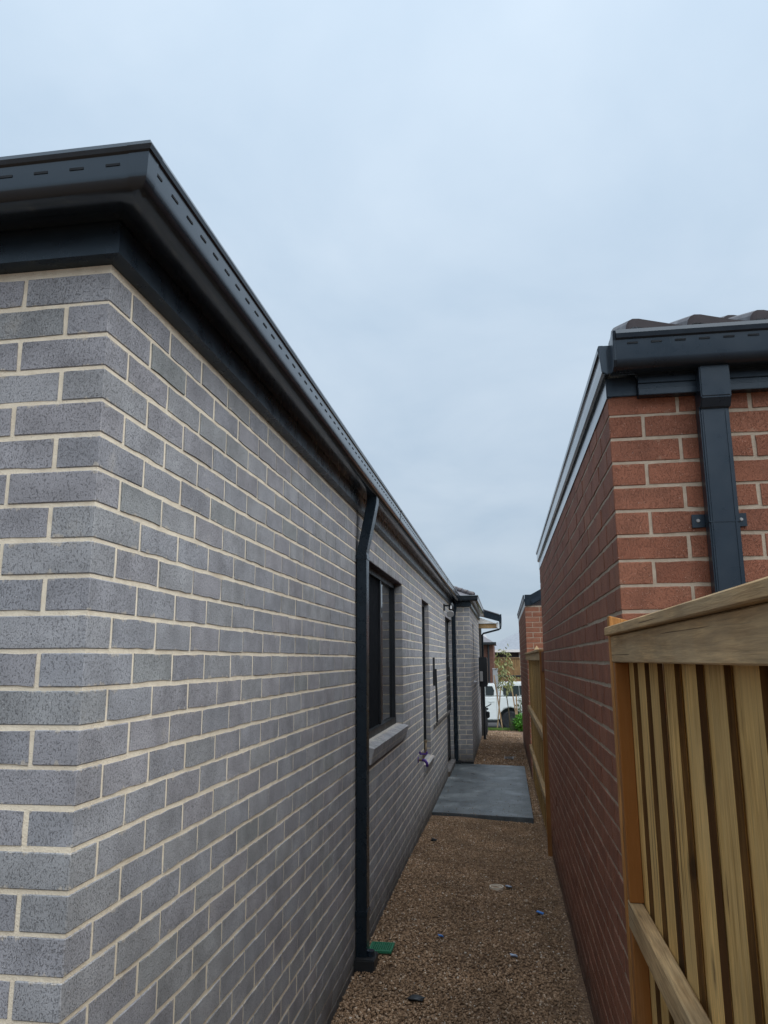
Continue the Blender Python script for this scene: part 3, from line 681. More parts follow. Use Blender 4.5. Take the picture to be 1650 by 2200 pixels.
tap = empty('garden_tap', (XL, 8.42, -1.05+EYE)); tag(tap, 'garden tap with purple handle and brass fitting on the grey wall', 'tap')
MB().tube([(XL, 8.42, -1.05), (XL+0.055, 8.42, -1.05)], [0.016, 0.013], 10).build('spindle', BRASS, tap)
MB().tube([(XL+0.001, 8.42, -1.05), (XL+0.008, 8.42, -1.05)], 0.032, 16).build('wall_flange', PURPLE, tap)
MB().tube([(XL+0.045, 8.42, -1.05), (XL+0.075, 8.42, -1.055), (XL+0.095, 8.42, -1.085), (XL+0.098, 8.42, -1.12)], [0.018, 0.017, 0.015, 0.017], 10).build('spout', PURPLE, tap, smooth=True)
MB().tube([(XL+0.058, 8.42, -1.05), (XL+0.058, 8.42, -0.995)], 0.011, 10).build('stem', BRASS, tap)
MB().box(XL+0.02, XL+0.098, 8.41, 8.43, -0.997, -0.982).tube([(XL+0.022, 8.42, -0.99), (XL+0.022, 8.42, -0.965)], 0.010, 8).tube([(XL+0.096, 8.42, -0.99), (XL+0.096, 8.42, -0.965)], 0.010, 8).build('handle', PURPLE, tap)
tap2 = empty('pipe_stub', (XL, 8.72, -0.98+EYE)); tag(tap2, 'capped brass pipe stub on the wall beside the purple tap', 'pipe')
MB().tube([(XL, 8.72, -1.02), (XL+0.05, 8.72, -1.02), (XL+0.055, 8.72, -1.0), (XL+0.055, 8.72, -0.90)], 0.012, 10).build('pipe', BRASS, tap2, smooth=True)
MB().tube([(XL+0.055, 8.72, -0.90), (XL+0.055, 8.72, -0.875)], 0.018, 8).build('cap', BRASS, tap2)

# ------------------------------------------------------------------ slab and things on the gravel
sb = MB().prism([(XL+0.002, 9.86), (0.283, 9.63), (0.299, 14.14), (XL+0.12, 14.38), (XL+0.002, 14.38)], 'z', -1.96, -1.845)
tag(sb.build('concrete_slab', SLAB, bevel=0.006), kind='structure')
gz_keep = gz
gz = lambda x, y: -1.8445
tag(gravel('gravel', 260, -0.90, 0.27, 9.72, 14.2, 0.0025, 0.006, 1.9), 'few stray gravel stones scattered on the concrete slab', 'gravel', kind='stuff')
gz = gz_keep
def thing(mb, name, mat, label, cat, group=None, **k): return tag(mb.build(name, mat, None, **k), label, cat, group)
gzz = lambda x, y: gz(x, y)+0.008
dc = empty('inspection_cover', (-0.122, 6.73, gz(-0.122, 6.73)+EYE)); tag(dc, 'round white plastic inspection cap set in the gravel', 'drain cap')
zc = gzz(-0.122, 6.73)
ring = MB(); N = 28
for i in range(N):
    a, b = 2*math.pi*i/N, 2*math.pi*(i+1)/N
    ring.add([(-0.122+rr*math.cos(t), 6.73+rr*math.sin(t), zc+h) for t in (a, b) for rr, h in ((0.058, -0.02), (0.058, 0.012), (0.050, 0.012), (0.050, 0.004))], [(0, 4, 5, 1), (1, 5, 6, 2), (2, 6, 7, 3)])
ring.build('rim', PVC, dc)
MB().tube([(-0.122, 6.73, zc-0.02), (-0.122, 6.73, zc+0.004)], 0.050, 24).build('lid', STONE, dc)
MB().tube([(-0.16, 6.74, zc+0.006), (-0.122, 6.735, zc+0.012), (-0.085, 6.725, zc+0.006)], 0.005, 6).build('lid_handle', PVC, dc)
def scrap(x, y, L, Wd, ang, mat, label, name='plastic_scrap', group=None, th=0.006):
    e = MB(); c, s_ = math.cos(ang), math.sin(ang); zz_ = gzz(x, y)+0.004
    pts = [(-L/2, -Wd/2), (L*0.1, -Wd*0.6), (L/2, -Wd*0.3), (L*0.45, Wd/2), (-L*0.2, Wd*0.55), (-L/2, Wd*0.3)]
    top = [(x+c*a-s_*b, y+s_*a+c*b, zz_+th+0.006*math.sin(9*a/L)) for a, b in pts]; bot = [(a, b, z-th) for a, b, z in top]
    e.loft([bot, top]); return thing(e, name, mat, label, 'scrap', group)
scrap(-0.024, 6.77, 0.045, 0.06, 0.6, PALEBLUE, 'pale blue plastic scrap beside the round drain cap')
scrap(0.203, 6.17, 0.05, 0.035, -0.5, BLUE, 'bright blue plastic scrap on the gravel by the red brick wall')
scrap(-0.481, 5.50, 0.035, 0.03, 0.3, BLUE, 'small bright blue plastic scrap alone amid the gravel nearer the grey wall')
scrap(-0.002, 5.28, 0.045, 0.035, 0.2, PALEBLUE, 'pale grey-blue plastic scrap lying in mid gravel away from the drain cap')
def clod(x, y, rr, label, mat=SOIL, sc=(1, 1, .6), name='soil_clod'):
    bm = bmesh.new(); bmesh.ops.create_icosphere(bm, subdivisions=2, radius=rr); rg = random.Random(int(x*1000))
    for v in bm.verts: v.co *= rg.uniform(0.7, 1.25); v.co = Vector((v.co.x*sc[0], v.co.y*sc[1], v.co.z*sc[2]))
    me = bpy.data.meshes.new(name); bm.to_mesh(me); bm.free(); o = link(name, me, None, mat); o.location = (x, y, gzz(x, y)+EYE+rr*0.2); return tag(o, label, 'clod')
clod(-0.775, 8.25, 0.03, 'dark clod of earth near the grey wall short of the slab', BLACK); clod(-0.54, 4.52, 0.035, 'flat dark clod of earth in the gravel near the downpipe foot', BLACK, (1.5, 1, .35))
gr_ = empty('drain_grate', (-0.83, 5.16, gz(-0.83, 5.16)+EYE)); tag(gr_, 'green plastic drain grate beside the foot of the downpipe', 'drain grate')
zg = gzz(-0.83, 5.16)+0.006
MB().box(-0.905, -0.755, 5.09, 5.105, zg, zg+0.014).box(-0.905, -0.755, 5.235, 5.25, zg, zg+0.014).box(-0.905, -0.89, 5.105, 5.235, zg, zg+0.0135).box(-0.77, -0.755, 5.105, 5.235, zg, zg+0.0135).build('frame', GREEN, gr_, bevel=0.002)
for i in range(9): MB().box(-0.888+i*0.0132, -0.880+i*0.0132, 5.105, 5.235, zg, zg+0.012).build('bar', GREEN, gr_)
pc = empty('pit_cover', (0.03, 15.56, gz(0, 15.56)+EYE)); tag(pc, 'small square pit cover in the gravel beyond the slab', 'pit cover')
zp = gzz(0.03, 15.56); MB().box(-0.04, 0.11, 15.40, 15.75, zp-0.03, zp+0.004).build('lid', FARGREY, pc, bevel=0.004); MB().box(-0.05, -0.041, 15.39, 15.76, zp-0.03, zp+0.006).box(0.111, 0.12, 15.39, 15.76, zp-0.03, zp+0.006).build('frame', GREYM, pc)

# ================================================================== the red brick house on the boundary
XR, YR, ZR, YF = 0.399, 2.662, 0.845, 7.9
red = empty('red_brick_house', (XR, YR, 0)); tag(red, 'red brick house with slate gutter and square downpipe behind the near fence', 'house')
rs = Wall(XR, YR, (0, -1), (1, 0)); rf = Wall(XR, YR, (1, 0), (0, 1))
ZR0 = ZR+CH; NR = 33
# course 0 is the top one; even courses show a stretcher on the front at the corner
rb = courses(rf, 0.12, 3.2, ZR0, NR, lambda i: 0.24 if i % 2 == 0 else 0.12, [])
rb = [b for b in rb if not (b[1] < 0.2 and round((ZR0-b[4]-J/2)/CH) % 2 == 0)]
sb_ = courses(rs, -(YF-YR), -0.12, ZR0, NR, lambda i: (-0.12 if i % 2 == 0 else -0.24)-BL, [])
sb_ = [(w_, a, b, z0, z1, j) for (w_, a, b, z0, z1, j) in sb_ if b < -0.235 or round((ZR0-z1-J/2)/CH) % 2 == 0]
rc = []
for i in range(NR):
    z1 = ZR0-CH*i-J/2; z0 = z1-BH
    rc.append((rf, 0.0, 0.23 if i % 2 == 0 else 0.11, z0, z1, 0.11 if i % 2 == 0 else 0.23))
lay(rb+sb_, rc, RED, 'red', red)
m = MB(); mortar(m, rf, 0.0028, 3.3, zb, 0.955, []); mortar(m, rs, -(YF-YR), -0.10, zb, 0.955, []); m.box(XR+0.02, 3.3, YF-0.1, YF, zb, 0.95)
m.build('wall', MORTAR_R, red)
MB().box(XR+0.3, 3.2, YR+0.3, YF-0.2, zb, 0.94).build('inner_wall', BLACK, red)
# flashing on top of the side wall, corner flashing, ribbed eaves trim
MB().box(XR-0.004, XR+0.012, YR-0.002, YF+0.05, 0.912, 0.985).build('side_flashing', GLOSSY, red)
MB().box(XR-0.002, XR+0.10, YR-0.010, YR+0.02, 0.915, 0.985).build('corner_flashing', SLATE, red, bevel=0.002)
tr = MB()
for i, (z0, z1, p_) in enumerate([(0.905, 0.928, 0.042), (0.9285, 0.948, 0.036), (0.9485, 0.968, 0.042), (0.9685, 1.02, 0.034)]): tr.box(XR+0.101, 3.3, YR-p_, YR+0.004, z0, z1)
tr.build('eaves_trim', SLATE, red, bevel=0.0015)
RG = [(0.03, 0.985), (0.09, 0.978), (0.104, 0.979), (0.115, 0.983), (0.123, 0.990), (0.128, 0.999), (0.130, 1.010), (0.134, 1.075), (0.142, 1.080), (0.146, 1.095), (0.140, 1.110), (0.126, 1.110), (0.124, 1.08), (0.120, 1.01), (0.04, 0.995), (0.04, 1.11), (0.03, 1.11)]
rg_ = sweep([(XR+0.02, YR), (3.4, YR)], RG).build('gutter', SLATE, red, smooth='auto')
MB().prism([(YR-0.03, 0.985), (YR-0.09, 0.978), (YR-0.118, 0.985), (YR-0.130, 1.005), (YR-0.134, 1.075), (YR-0.142, 1.108), (YR-0.03, 1.108)], 'x', XR+0.010, XR+0.0215).build('end_cap', SLATE, rg_, bevel=0.002)
for i in range(24):
    o = bpy.data.objects.new('slot', sme); col.objects.link(o); o.parent = rg_; o.location = (XR+0.075+0.078*i, YR-0.1345, 1.062+EYE); o.rotation_euler[0] = 0
# side gutter runs back above the wall
SG = [(-0.005, 0.985), (0.012, 0.985), (0.020, 0.995), (0.023, 1.03), (0.023, 1.062), (0.030, 1.068), (0.032, 1.083), (0.026, 1.095), (0.012, 1.095), (0.010, 1.07), (0.008, 1.0), (-0.005, 0.998)]
sg = sweep([(XR, YF+0.02), (XR, YR-0.045)], SG).build('side_gutter', GLOSSY, red)
MB().prism([(XR-0.030, 1.092), (XR-0.022, 0.995), (XR-0.004, 0.985), (XR+0.012, 0.985), (XR+0.012, 1.092)], 'y', YR-0.052, YR-0.0452).build('gutter_end', GLOSSY, sg, bevel=0.002)
MB().box(XR-0.005, XR+0.15, YR-0.03, YR+0.1, 1.02, 1.06).build('gutter_joint', SLATE, sg)
# downpipe on the front wall
rd = MB().loft([[(0.690, YR-0.062, z), (0.786, YR-0.062, z), (0.786, YR-0.008, z), (0.690, YR-0.008, z)] for z in (0.85, 0.3, -0.4, -1.8)]).build('downpipe', SLATE, red, bevel=0.005)
MB().loft([[(0.692, YR-0.075-d, z), (0.790, YR-0.075-d, z), (0.790, YR-0.006, z), (0.692, YR-0.006, z)] for z, d in ((1.0, 0.02), (0.87, 0.016), (0.835, -0.005))]).build('pipe_sleeve', SLATE, rd, bevel=0.004)
for xa in (0.701, 0.772): MB().box(xa, xa+0.004, YR-0.0645, YR-0.06, -1.8, 0.83).build('pipe_seam', SLATE, rd)
MB().box(0.689, 0.787, YR-0.0638, YR-0.006, 0.443, 0.447).build('pipe_joint', SLATE, rd)
for x0, x1, sx_ in ((0.648, 0.692, 0.668), (0.784, 0.824, 0.806)):
    s_ = MB().box(x0, x1, YR-0.008, YR-0.003, 0.435, 0.480).build('strap', SLATE, rd, bevel=0.001)
    MB().tube([(sx_, YR-0.0075, 0.458), (sx_, YR-0.014, 0.458)], [0.007, 0.005], 8).build('screw', GREYM, s_)
# roof: single tiles along the eaves, joined tiles above
def tile_mesh(pw=0.205, pl=0.36):
    m = MB(); prof = [(0, -0.012), (0.02, 0.018), (0.06, 0.030), (0.12, 0.036), (0.22, 0.035), (0.45, 0.024), (0.75, 0.010), (1.02, 0.0)]
    ca, sa = math.cos(PT), math.sin(PT); top = []; bot = []
    for e in (0, 1):
        for t, h in prof: top.append((t*pw, e*pl*ca-sa*h, e*pl*sa+h*ca+(0.014 if e == 0 else 0)))
        for t, h in prof: bot.append((t*pw, e*pl*ca-sa*(h-0.016), e*pl*sa+(h-0.016)*ca))
    n = len(prof); m.v = top[:n]+bot[:n]+top[n:]+bot[n:]
    m.v = [v for v in m.v]; T0, B0, T1, B1 = 0, n, 2*n, 3*n; bott = m.v[B0:B0+n]
    m.v = top[:n]+bot[:n]+top[n:]+bot[n:]
    # note: top list holds e=0 then e=1 rows
    for i in range(n-1): m.f += [(T0+i, T0+i+1, T1+i+1, T1+i), (B0+i, B0+i+1, T0+i+1, T0+i), (B1+i, B1+i+1, B0+i+1, B0+i)]
    m.f += [(B0, T0, T1, B1), (B0+n-1, B1+n-1, T1+n-1, T0+n-1)]
    return m.mesh('roof_tile', raw=True)
tme = tile_mesh(); tme.materials.append(TILE)
for r_ in range(5):
    for c in range(15):
        x = XR+0.062+0.205*c; d = r_*0.33
        if x < XR+0.05+d*0.9: continue
        o = bpy.data.objects.new('roof_tile', tme); col.objects.link(o); o.parent = red; o.matrix_parent_inverse = Matrix.Translation(-Vector(red.location))
        o.location = (x, YR-0.085+d*math.cos(PT), 1.118+d*math.sin(PT)+EYE); o.rotation_euler[2] = random.gauss(0, 0.004)
o = put(tiles('t', TILE, None, XR+0.02, YR, (0, 1), (1, 0), 26, 5, 0.2, 0.33, PT, lambda s, d: s > d*0.95), 1.10, 'roof', TILE, red); o['kind'] = 'stuff'

# ================================================================== paling fences
def fence_piece(mb, name, mat, par, bevel=0.002): 
    o = mb.build(name, mat, None, bevel=bevel, seg=1); o.parent = par; o.matrix_parent_inverse = Matrix.Translation(-Vector(par.location)); return o
def paling(F, x0, y0, y1, zb_, zt_, t, lean, name):
    p_ = [(x0, y0, zb_), (x0, y1, zb_), (x0, y1+lean, zt_), (x0, y0+lean, zt_)]
    o = fence_piece(MB().loft([p_, [(a+t, b, c) for a, b, c in p_]]), name, PALING, F, 0.0012)
    o.data.materials.append(SAWN)                     # rough-sawn edges keep the brown of the treatment
    for f in o.data.polygons:
        if abs(f.normal.y) > 0.8: f.material_index = 1
    return o
def fence(x0, ya, yb, label, edges, zrails):
    """rails on the passage side, lapped palings behind; ya < yb; edges = near edge of every front paling"""
    F = empty('paling_fence', (x0, yb, gz(x0, yb)+EYE)); tag(F, label, 'fence')
    zt_ = 0.073; gb = -1.92
    fence_piece(MB().box(x0-0.018, x0+0.085, ya, yb+0.012, zt_+0.0015, zt_+0.029), 'capping', RAIL, F, 0.003)
    fence_piece(MB().box(x0, x0+0.044, ya, yb+0.006, -0.0105, zt_), 'top_plate', RAIL, F, 0.003)
    for zr in zrails: fence_piece(MB().box(x0+0.001, x0+0.043, ya, yb-0.001, zr-0.080, zr), 'rail', RAIL, F, 0.004)
    rg = random.Random(int(yb*10))
    for k_, e in enumerate(edges):
        far = min(e+rg.uniform(0.098, 0.108), yb-0.003)
        t = rg.uniform(0.0145, 0.0175)
        paling(F, x0+0.0445, e, far, gb, zt_-rg.uniform(0.003, 0.008), t, rg.gauss(0, 0.003), 'paling')
        nxt = edges[k_+1]+0.10 if k_+1 < len(edges) else e-0.10
        paling(F, x0+0.0630, nxt-0.012, e+0.02, gb, zt_-rg.uniform(0.003, 0.03), 0.014, rg.gauss(0, 0.0015), 'lapped_paling')
    return F
def endpost(F, x0, y, zbreaks):
    fence_piece(MB().prism([(x0-0.001, -1.95), (x0-0.001, 0.140), (x0+0.085, 0.118), (x0+0.085, -1.95)], 'y', y, y+0.05), 'post', ORANGE, F, 0.002)
    zs = [-0.011]+zbreaks+[-1.93]
    for a, b in zip(zs, zs[1:]):
        hi, lo = a-(0.001 if a == -0.011 else 0.081), b+0.001
        fence_piece(MB().box(x0+0.002, x0+0.044, y-0.052, y-0.002, lo, hi), 'post_packer', POST, F, 0.002)
    
edges = [2.475, 2.289, 2.100, 1.903, 1.690, 1.488, 1.285]
while edges[-1] > -0.9: edges.append(edges[-1]-random.uniform(0.19, 0.205))
F1 = fence(0.350, -1.1, 2.60, 'near timber paling fence with weathered capping butting against the red brick corner', edges, (-0.725, -1.42))
endpost(F1, 0.350, 2.603, [-0.725, -1.42])
edges = [12.90]
while edges[-1] > 8.3: edges.append(edges[-1]-random.uniform(0.20, 0.26))
F2 = fence(0.362, 8.03, 13.03, 'timber paling fence in the gap between the two red brick houses', edges, (-0.735, -1.36))
fence_piece(MB().box(0.3615, 0.455, 7.955, 8.028, -1.95, 0.086), 'post', POST, F2, 0.003)
fence_piece(MB().box(0.380, 0.455, 7.94, 7.9545, -0.12, 0.075), 'post_block', FARWALL, F2, 0.003)
fence_piece(MB().loft([[(0.375, 9.55, 0.104), (0.435, 9.55, 0.104), (0.435, 9.63, 0.104), (0.375, 9.63, 0.104)], [(0.375, 9.55, 0.12), (0.435, 9.55, 0.12), (0.435, 9.63, 0.12), (0.375, 9.63, 0.12)], [(0.403, 9.588, 0.165), (0.407, 9.588, 0.165), (0.407, 9.592, 0.165), (0.403, 9.592, 0.165)]]), 'post_cap', RAIL, F2)

# ================================================================== second red brick house beyond the fence
X2, Y2, Y2E = 0.387, 13.05, 18.6
r2 = empty('red_brick_house', (X2, Y2, 0)); tag(r2, 'further red brick house with raking black barge board beyond the timber fence', 'house')
a2 = Wall(X2, Y2, (0, -1), (1, 0)); b2 = Wall(X2, Y2, (1, 0), (0, 1)); Z2 = 0.872; N2 = 33
q1 = courses(b2, 0.12, 1.6, Z2, N2, lambda i: 0.24 if i % 2 == 0 else 0.12, []); q1 = [b for b in q1 if not (b[1] < 0.2 and round((Z2-b[4]-J/2)/CH) % 2 == 0)]
q2 = courses(a2, -(Y2E-Y2), -0.12, Z2, N2, lambda i: (-0.12 if i % 2 == 0 else -0.24)-BL, [])
q2 = [t for t in q2 if t[2] < -0.235 or round((Z2-t[4]-J/2)/CH) % 2 == 0]
rc = [(b2, 0.0, 0.23 if i % 2 == 0 else 0.11, Z2-CH*i-J/2-BH, Z2-CH*i-J/2, 0.11 if i % 2 == 0 else 0.23) for i in range(N2)]
lay(q1+q2, rc, RED, 'red', r2, 90)
m = MB(); mortar(m, b2, 0.0028, 1.7, zb-0.3, 0.89, []); mortar(m, a2, -(Y2E-Y2), -0.10, zb-0.3, 0.89, []); m.build('wall', MORTAR_R, r2)
MB().box(X2+0.3, 1.7, Y2+0.3, Y2E-0.2, zb-0.3, 0.88).build('inner_wall', BLACK, r2)
MB().box(X2-0.004, X2+0.012, Y2-0.004, Y2E+0.04, 0.875, 0.955).build('side_flashing', WHITE, r2)
sweep([(X2, Y2E+0.03), (X2, Y2-0.04)], [(o_, z_-0.025) for o_, z_ in SG]).build('side_gutter', SLATE, r2)
MB().prism([(X2-0.002, 0.885), (X2-0.002, 1.075), (X2+0.10, 1.075), (1.7, 1.72), (1.7, 1.53), (X2+0.12, 0.90)], 'y', Y2-0.03, Y2-0.004).build('barge_board', DARK, r2, bevel=0.003)
MB().prism([(X2+0.10, 0.985), (1.7, 1.63), (1.7, 1.55), (X2+0.12, 0.92)], 'y', Y2-0.055, Y2-0.031).build('barge_mould', SLATE, r2)
MB().prism([(X2, 1.02), (X2+0.10, 1.075), (1.7, 1.72), (1.7, 0.9), (X2, 0.9)], 'y', Y2+0.12, Y2E).build('roof', TILE, r2)

# ================================================================== street end: tree, stakes, shrubs, bicycle, ute, far houses
def leaves(n, centre, rad, size, mat, name, parent, droop=0.3, shape=None):
    rg = random.Random(name+str(n)); m = MB()
    for i in range(n):
        while True:
            q = Vector((rg.uniform(-1, 1), rg.uniform(-1, 1), rg.uniform(-1, 1)))
            if 0.2 < q.length < 1 and (shape is None or shape(q)): break
        c = Vector((centre[0]+q.x*rad[0], centre[1]+q.y*rad[1], centre[2]+q.z*rad[2]))
        d = Vector((rg.gauss(0, 1), rg.gauss(0, 1), rg.gauss(0, 1)-droop)).normalized(); s_ = d.cross(Vector((rg.gauss(0, 1), rg.gauss(0, 1), rg.gauss(0, 1)))).normalized()
        L = size*rg.uniform(0.6, 1.3); W_ = L*0.28; n_ = d.cross(s_)
        m.add([c, c+d*L*0.5+s_*W_+n_*W_*0.3, c+d*L, c+d*L*0.5-s_*W_+n_*W_*0.3], [(0, 1, 2), (0, 2, 3)])
    o = m.build(name, mat, None)
    o.parent = parent; o.matrix_parent_inverse = Matrix.Translation(-Vector(parent.location)); return o
def under(par, mb, name, mat, **k):
    o = mb.build(name, mat, None, **k); o.parent = par; o.matrix_parent_inverse = Matrix.Translation(-Vector(par.location)); return o
TY = 24.9; tz = gz(0, TY)
tree = empty('young_tree', (0.12, TY, tz+EYE)); tag(tree, 'thin young street tree with sparse drooping leaves between wooden stakes', 'tree')
tk = [(0.13, TY, tz), (0.11, TY, tz+0.5), (0.06, TY+0.02, tz+1.0), (0.03, TY, tz+1.7), (0.01, TY, tz+2.55)]
under(tree, MB().tube(tk, [0.022, 0.018, 0.015, 0.010, 0.004], 7), 'trunk', BARK, smooth=True)
lm = MB(); rg = random.Random(3); tips = []
for i in range(16):
    z = rg.uniform(1.25, 2.3); a = rg.uniform(0, 6.28); L = rg.uniform(0.10, 0.24); b = Vector((lerp(z, [(0.5, 0.10), (1.0, .06), (1.7, .03), (2.5, .01)]), TY, tz+z))
    t_ = b+Vector((math.cos(a)*L, math.sin(a)*L, 0.10)); lm.tube([b, (b+t_)/2+Vector((0, 0, 0.04)), t_], [0.006, 0.004, 0.002], 5); tips.append(t_)
under(tree, lm, 'branches', BARK)
cr_ = MB()
for t_ in tips+[Vector((0.01, TY, tz+2.5))]:
    for i in range(20):
        c = t_+Vector((rg.gauss(0, .06), rg.gauss(0, .06), rg.gauss(-.03, .10))); d = Vector((rg.gauss(0, .6), rg.gauss(0, .6), -0.8)).normalized(); s_ = d.orthogonal().normalized(); L = rg.uniform(.08, .16)
        cr_.add([c, c+d*L*.5+s_*.02, c+d*L, c+d*L*.5-s_*.02], [(0, 1, 2), (0, 2, 3)])
under(tree, cr_, 'crown', LEAF2)
def stake(a, b, label):
    o = MB().loft([[(p[0]-.02, p[1]-.02, p[2]), (p[0]+.02, p[1]-.02, p[2]), (p[0]+.02, p[1]+.02, p[2]), (p[0]-.02, p[1]+.02, p[2])] for p in (a, b)]+[[(b[0]-.004, b[1]-.004, b[2]+.03), (b[0]+.004, b[1]-.004, b[2]+.03), (b[0]+.004, b[1]+.004, b[2]+.03), (b[0]-.004, b[1]+.004, b[2]+.03)]]).build('tree_stake', STAKE)
    return tag(o, label, 'stake', 'stakes around the young tree')
stake((-0.09, TY, tz-.1), (-0.32, TY, -0.50), 'wooden stake leaning away from the bush at the young tree')
stake((0.40, TY, tz-.1), (0.17, TY+.1, -0.50), 'tall wooden stake leaning over towards the young tree from the bush')
stake((0.36, TY-.3, gz(0, TY-.3)-.1), (0.35, TY-.3, -1.10), 'short upright wooden stake beside the green bush')
stake((-0.30, TY+1.0, gz(0, TY+1)-.1), (-0.13, TY+.9, -0.9), 'wooden stake that leans towards the tree and crosses behind the opposite stake')
bush = empty('green_bush', (0.52, 24.3, gz(0, 24.3)+EYE)); tag(bush, 'bright green leafy bush at the corner of the far red house', 'bush')
leaves(1500, (0.52, 24.3, gz(0, 24.3)+0.24), (0.27, 0.27, 0.28), 0.085, LEAF, 'foliage', bush, -0.2)
under(bush, MB().tube([(0.52, 24.3, gz(0, 24.3)-.05), (0.52, 24.3, gz(0, 24.3)+.25)], 0.02, 6), 'stem', BARK)
sh = empty('sparse_shrub', (0.60, 25.4, gz(0, 25.4)+EYE)); tag(sh, 'sparse small leaved shrub rising behind the bright green bush', 'shrub')
for i in range(6): under(sh, MB().tube([(0.58, 25.4, gz(0, 25.4)), (0.58+0.05*(i-2.5), 25.4, -1.7), (0.56+0.09*(i-2.5), 25.4+.05*(i % 3), -1.25+.05*(i % 3))], [0.008, 0.005, 0.002], 5), 'stem', BARK)
leaves(260, (0.56, 25.4, -1.55), (0.24, 0.2, 0.42), 0.07, LEAF3, 'foliage', sh)
iris = empty('strappy_plant', (0.24, 24.4, gz(0, 24.4)+EYE)); tag(iris, 'upright strap leaved plant in front of the car wheel', 'plant')
rg = random.Random(9); im = MB()
for i in range(26):
    x = 0.24+rg.gauss(0, .07); y = 24.4+rg.gauss(0, .07); h = rg.uniform(.25, .5); l_ = rg.gauss(0, .07); z = gz(0, 24.4)
    im.add([(x-.010, y, z), (x+.010, y, z), (x+.008+l_*.5, y, z+h*.6), (x-.008+l_*.5, y, z+h*.6), (x+l_, y+.02, z+h)], [(0, 1, 2, 3), (3, 2, 4)])
under(iris, im, 'blades', LEAF3)
# grass on the verge
rg = np.random.default_rng(5); n = 9000; gm = MB()
X = rg.uniform(-0.7, 0.8, n); Yg = rg.uniform(24.4, 27.5, n); H = rg.uniform(.03, .10, n); Lx = rg.normal(0, .02, n)
for x, y, h, l_ in zip(X, Yg, H, Lx):
    z = gz(0, y)+.02; gm.add([(x-.004, y, z), (x+.004, y, z), (x+l_, y+l_, z+h)], [(0, 1, 2)])
tag(gm.build('grass', GRASSM), 'rough green grass on the verge at the end of the passage', 'grass', kind='stuff')
# bicycle standing against the wing wall, seen end on
bk = empty('bicycle', (-0.50, 20.3, gz(-.5, 20.3)+EYE)); tag(bk, 'dark bicycle standing end-on beside the corner of the grey wing', 'bicycle')
bz = gz(-.5, 20.3); R_ = 0.24
def wheel_(yc):
    w_ = MB()
    for i in range(20):
        a, b = 2*math.pi*i/20, 2*math.pi*(i+1)/20
        w_.tube([(-0.50, yc+R_*math.cos(a), bz+R_+.02+R_*math.sin(a)), (-0.50, yc+R_*math.cos(b), bz+R_+.02+R_*math.sin(b))], 0.022, 6)
    o = under(bk, w_, 'wheel', TYRE)
    sp_ = MB()
    for i in range(8):
        a = math.pi*i/8; sp_.tube([(-0.50, yc+R_*math.cos(a), bz+R_+.02+R_*math.sin(a)), (-0.50, yc-R_*math.cos(a), bz+R_+.02-R_*math.sin(a))], 0.002, 4)
    s2 = sp_.build('spokes', GREYM, None); s2.parent = o; s2.matrix_parent_inverse = Matrix.Translation(-Vector(bk.location))
wheel_(20.25); wheel_(21.05)
under(bk, MB().tube([(-.5, 20.25, bz+.26), (-.5, 20.36, bz+.62)], .016, 8).tube([(-.5, 20.36, bz+.58), (-.5, 20.75, bz+.26)], .018, 8).tube([(-.5, 20.75, bz+.26), (-.5, 20.86, bz+.58)], .016, 8).tube([(-.5, 20.84, bz+.52), (-.5, 21.05, bz+.26)], .012, 8).tube([(-.5, 20.75, bz+.26), (-.5, 21.05, bz+.26)], .012, 8).tube([(-.5, 20.37, bz+.56), (-.5, 20.85, bz+.55)], .016, 8), 'frame', BLACK)
under(bk, MB().tube([(-.5, 20.36, bz+.60), (-.5, 20.38, bz+.70)], .014, 8).tube([(-.70, 20.44, bz+.76), (-.58, 20.40, bz+.74), (-.5, 20.37, bz+.70), (-.42, 20.40, bz+.74), (-.36, 20.44, bz+.78)], .013, 8), 'handlebar', BLACK)
under(bk, MB().box(-.56, -.44, 20.74, 20.98, bz+.60, bz+.65), 'saddle', BLACK, bevel=.02)
under(bk, MB().box(-.56, -.40, 20.12, 20.26, bz+.44, bz+.60), 'front_basket', BLACK, bevel=.02)

# ute with canopy parked side-on in the street, nose to the left
CY = 33.0; cz = -2.88
car = empty('parked_ute', (-1.2, CY+0.9, cz+EYE)); tag(car, 'white dual-cab utility with tinted canopy windows parked side-on in the street', 'car')
body = MB().prism([(-3.85, cz+.45), (-3.9, cz+.85), (-3.75, cz+1.08), (-2.55, cz+1.22), (-2.2, cz+1.34), (1.38, cz+1.36), (1.40, cz+.55), (1.30, cz+.45), (.66, cz+.45), (.62, cz+.68), (.45, cz+.86), (.2, cz+.92), (-.05, cz+.86), (-.22, cz+.68), (-.26, cz+.40), (-2.45, cz+.40), (-2.5, cz+.68), (-2.65, cz+.86), (-2.9, cz+.92), (-3.15, cz+.86), (-3.32, cz+.68), (-3.36, cz+.45)], 'y', CY, CY+1.8)
under(car, body, 'body', PAINTW, bevel=.035)
under(car, MB().prism([(-2.35, cz+1.34), (-1.55, cz+1.80), (-1.3, cz+1.86), (-.42, cz+1.86), (-.34, cz+1.355)], 'y', CY+.10, CY+1.70), 'cab', PAINTW, bevel=.05)
under(car, MB().prism([(-.28, cz+1.365), (-.27, cz+1.88), (-.18, cz+1.93), (1.2, cz+1.93), (1.30, cz+1.85), (1.36, cz+1.37)], 'y', CY+.08, CY+1.72), 'canopy', PAINTW, bevel=.04)
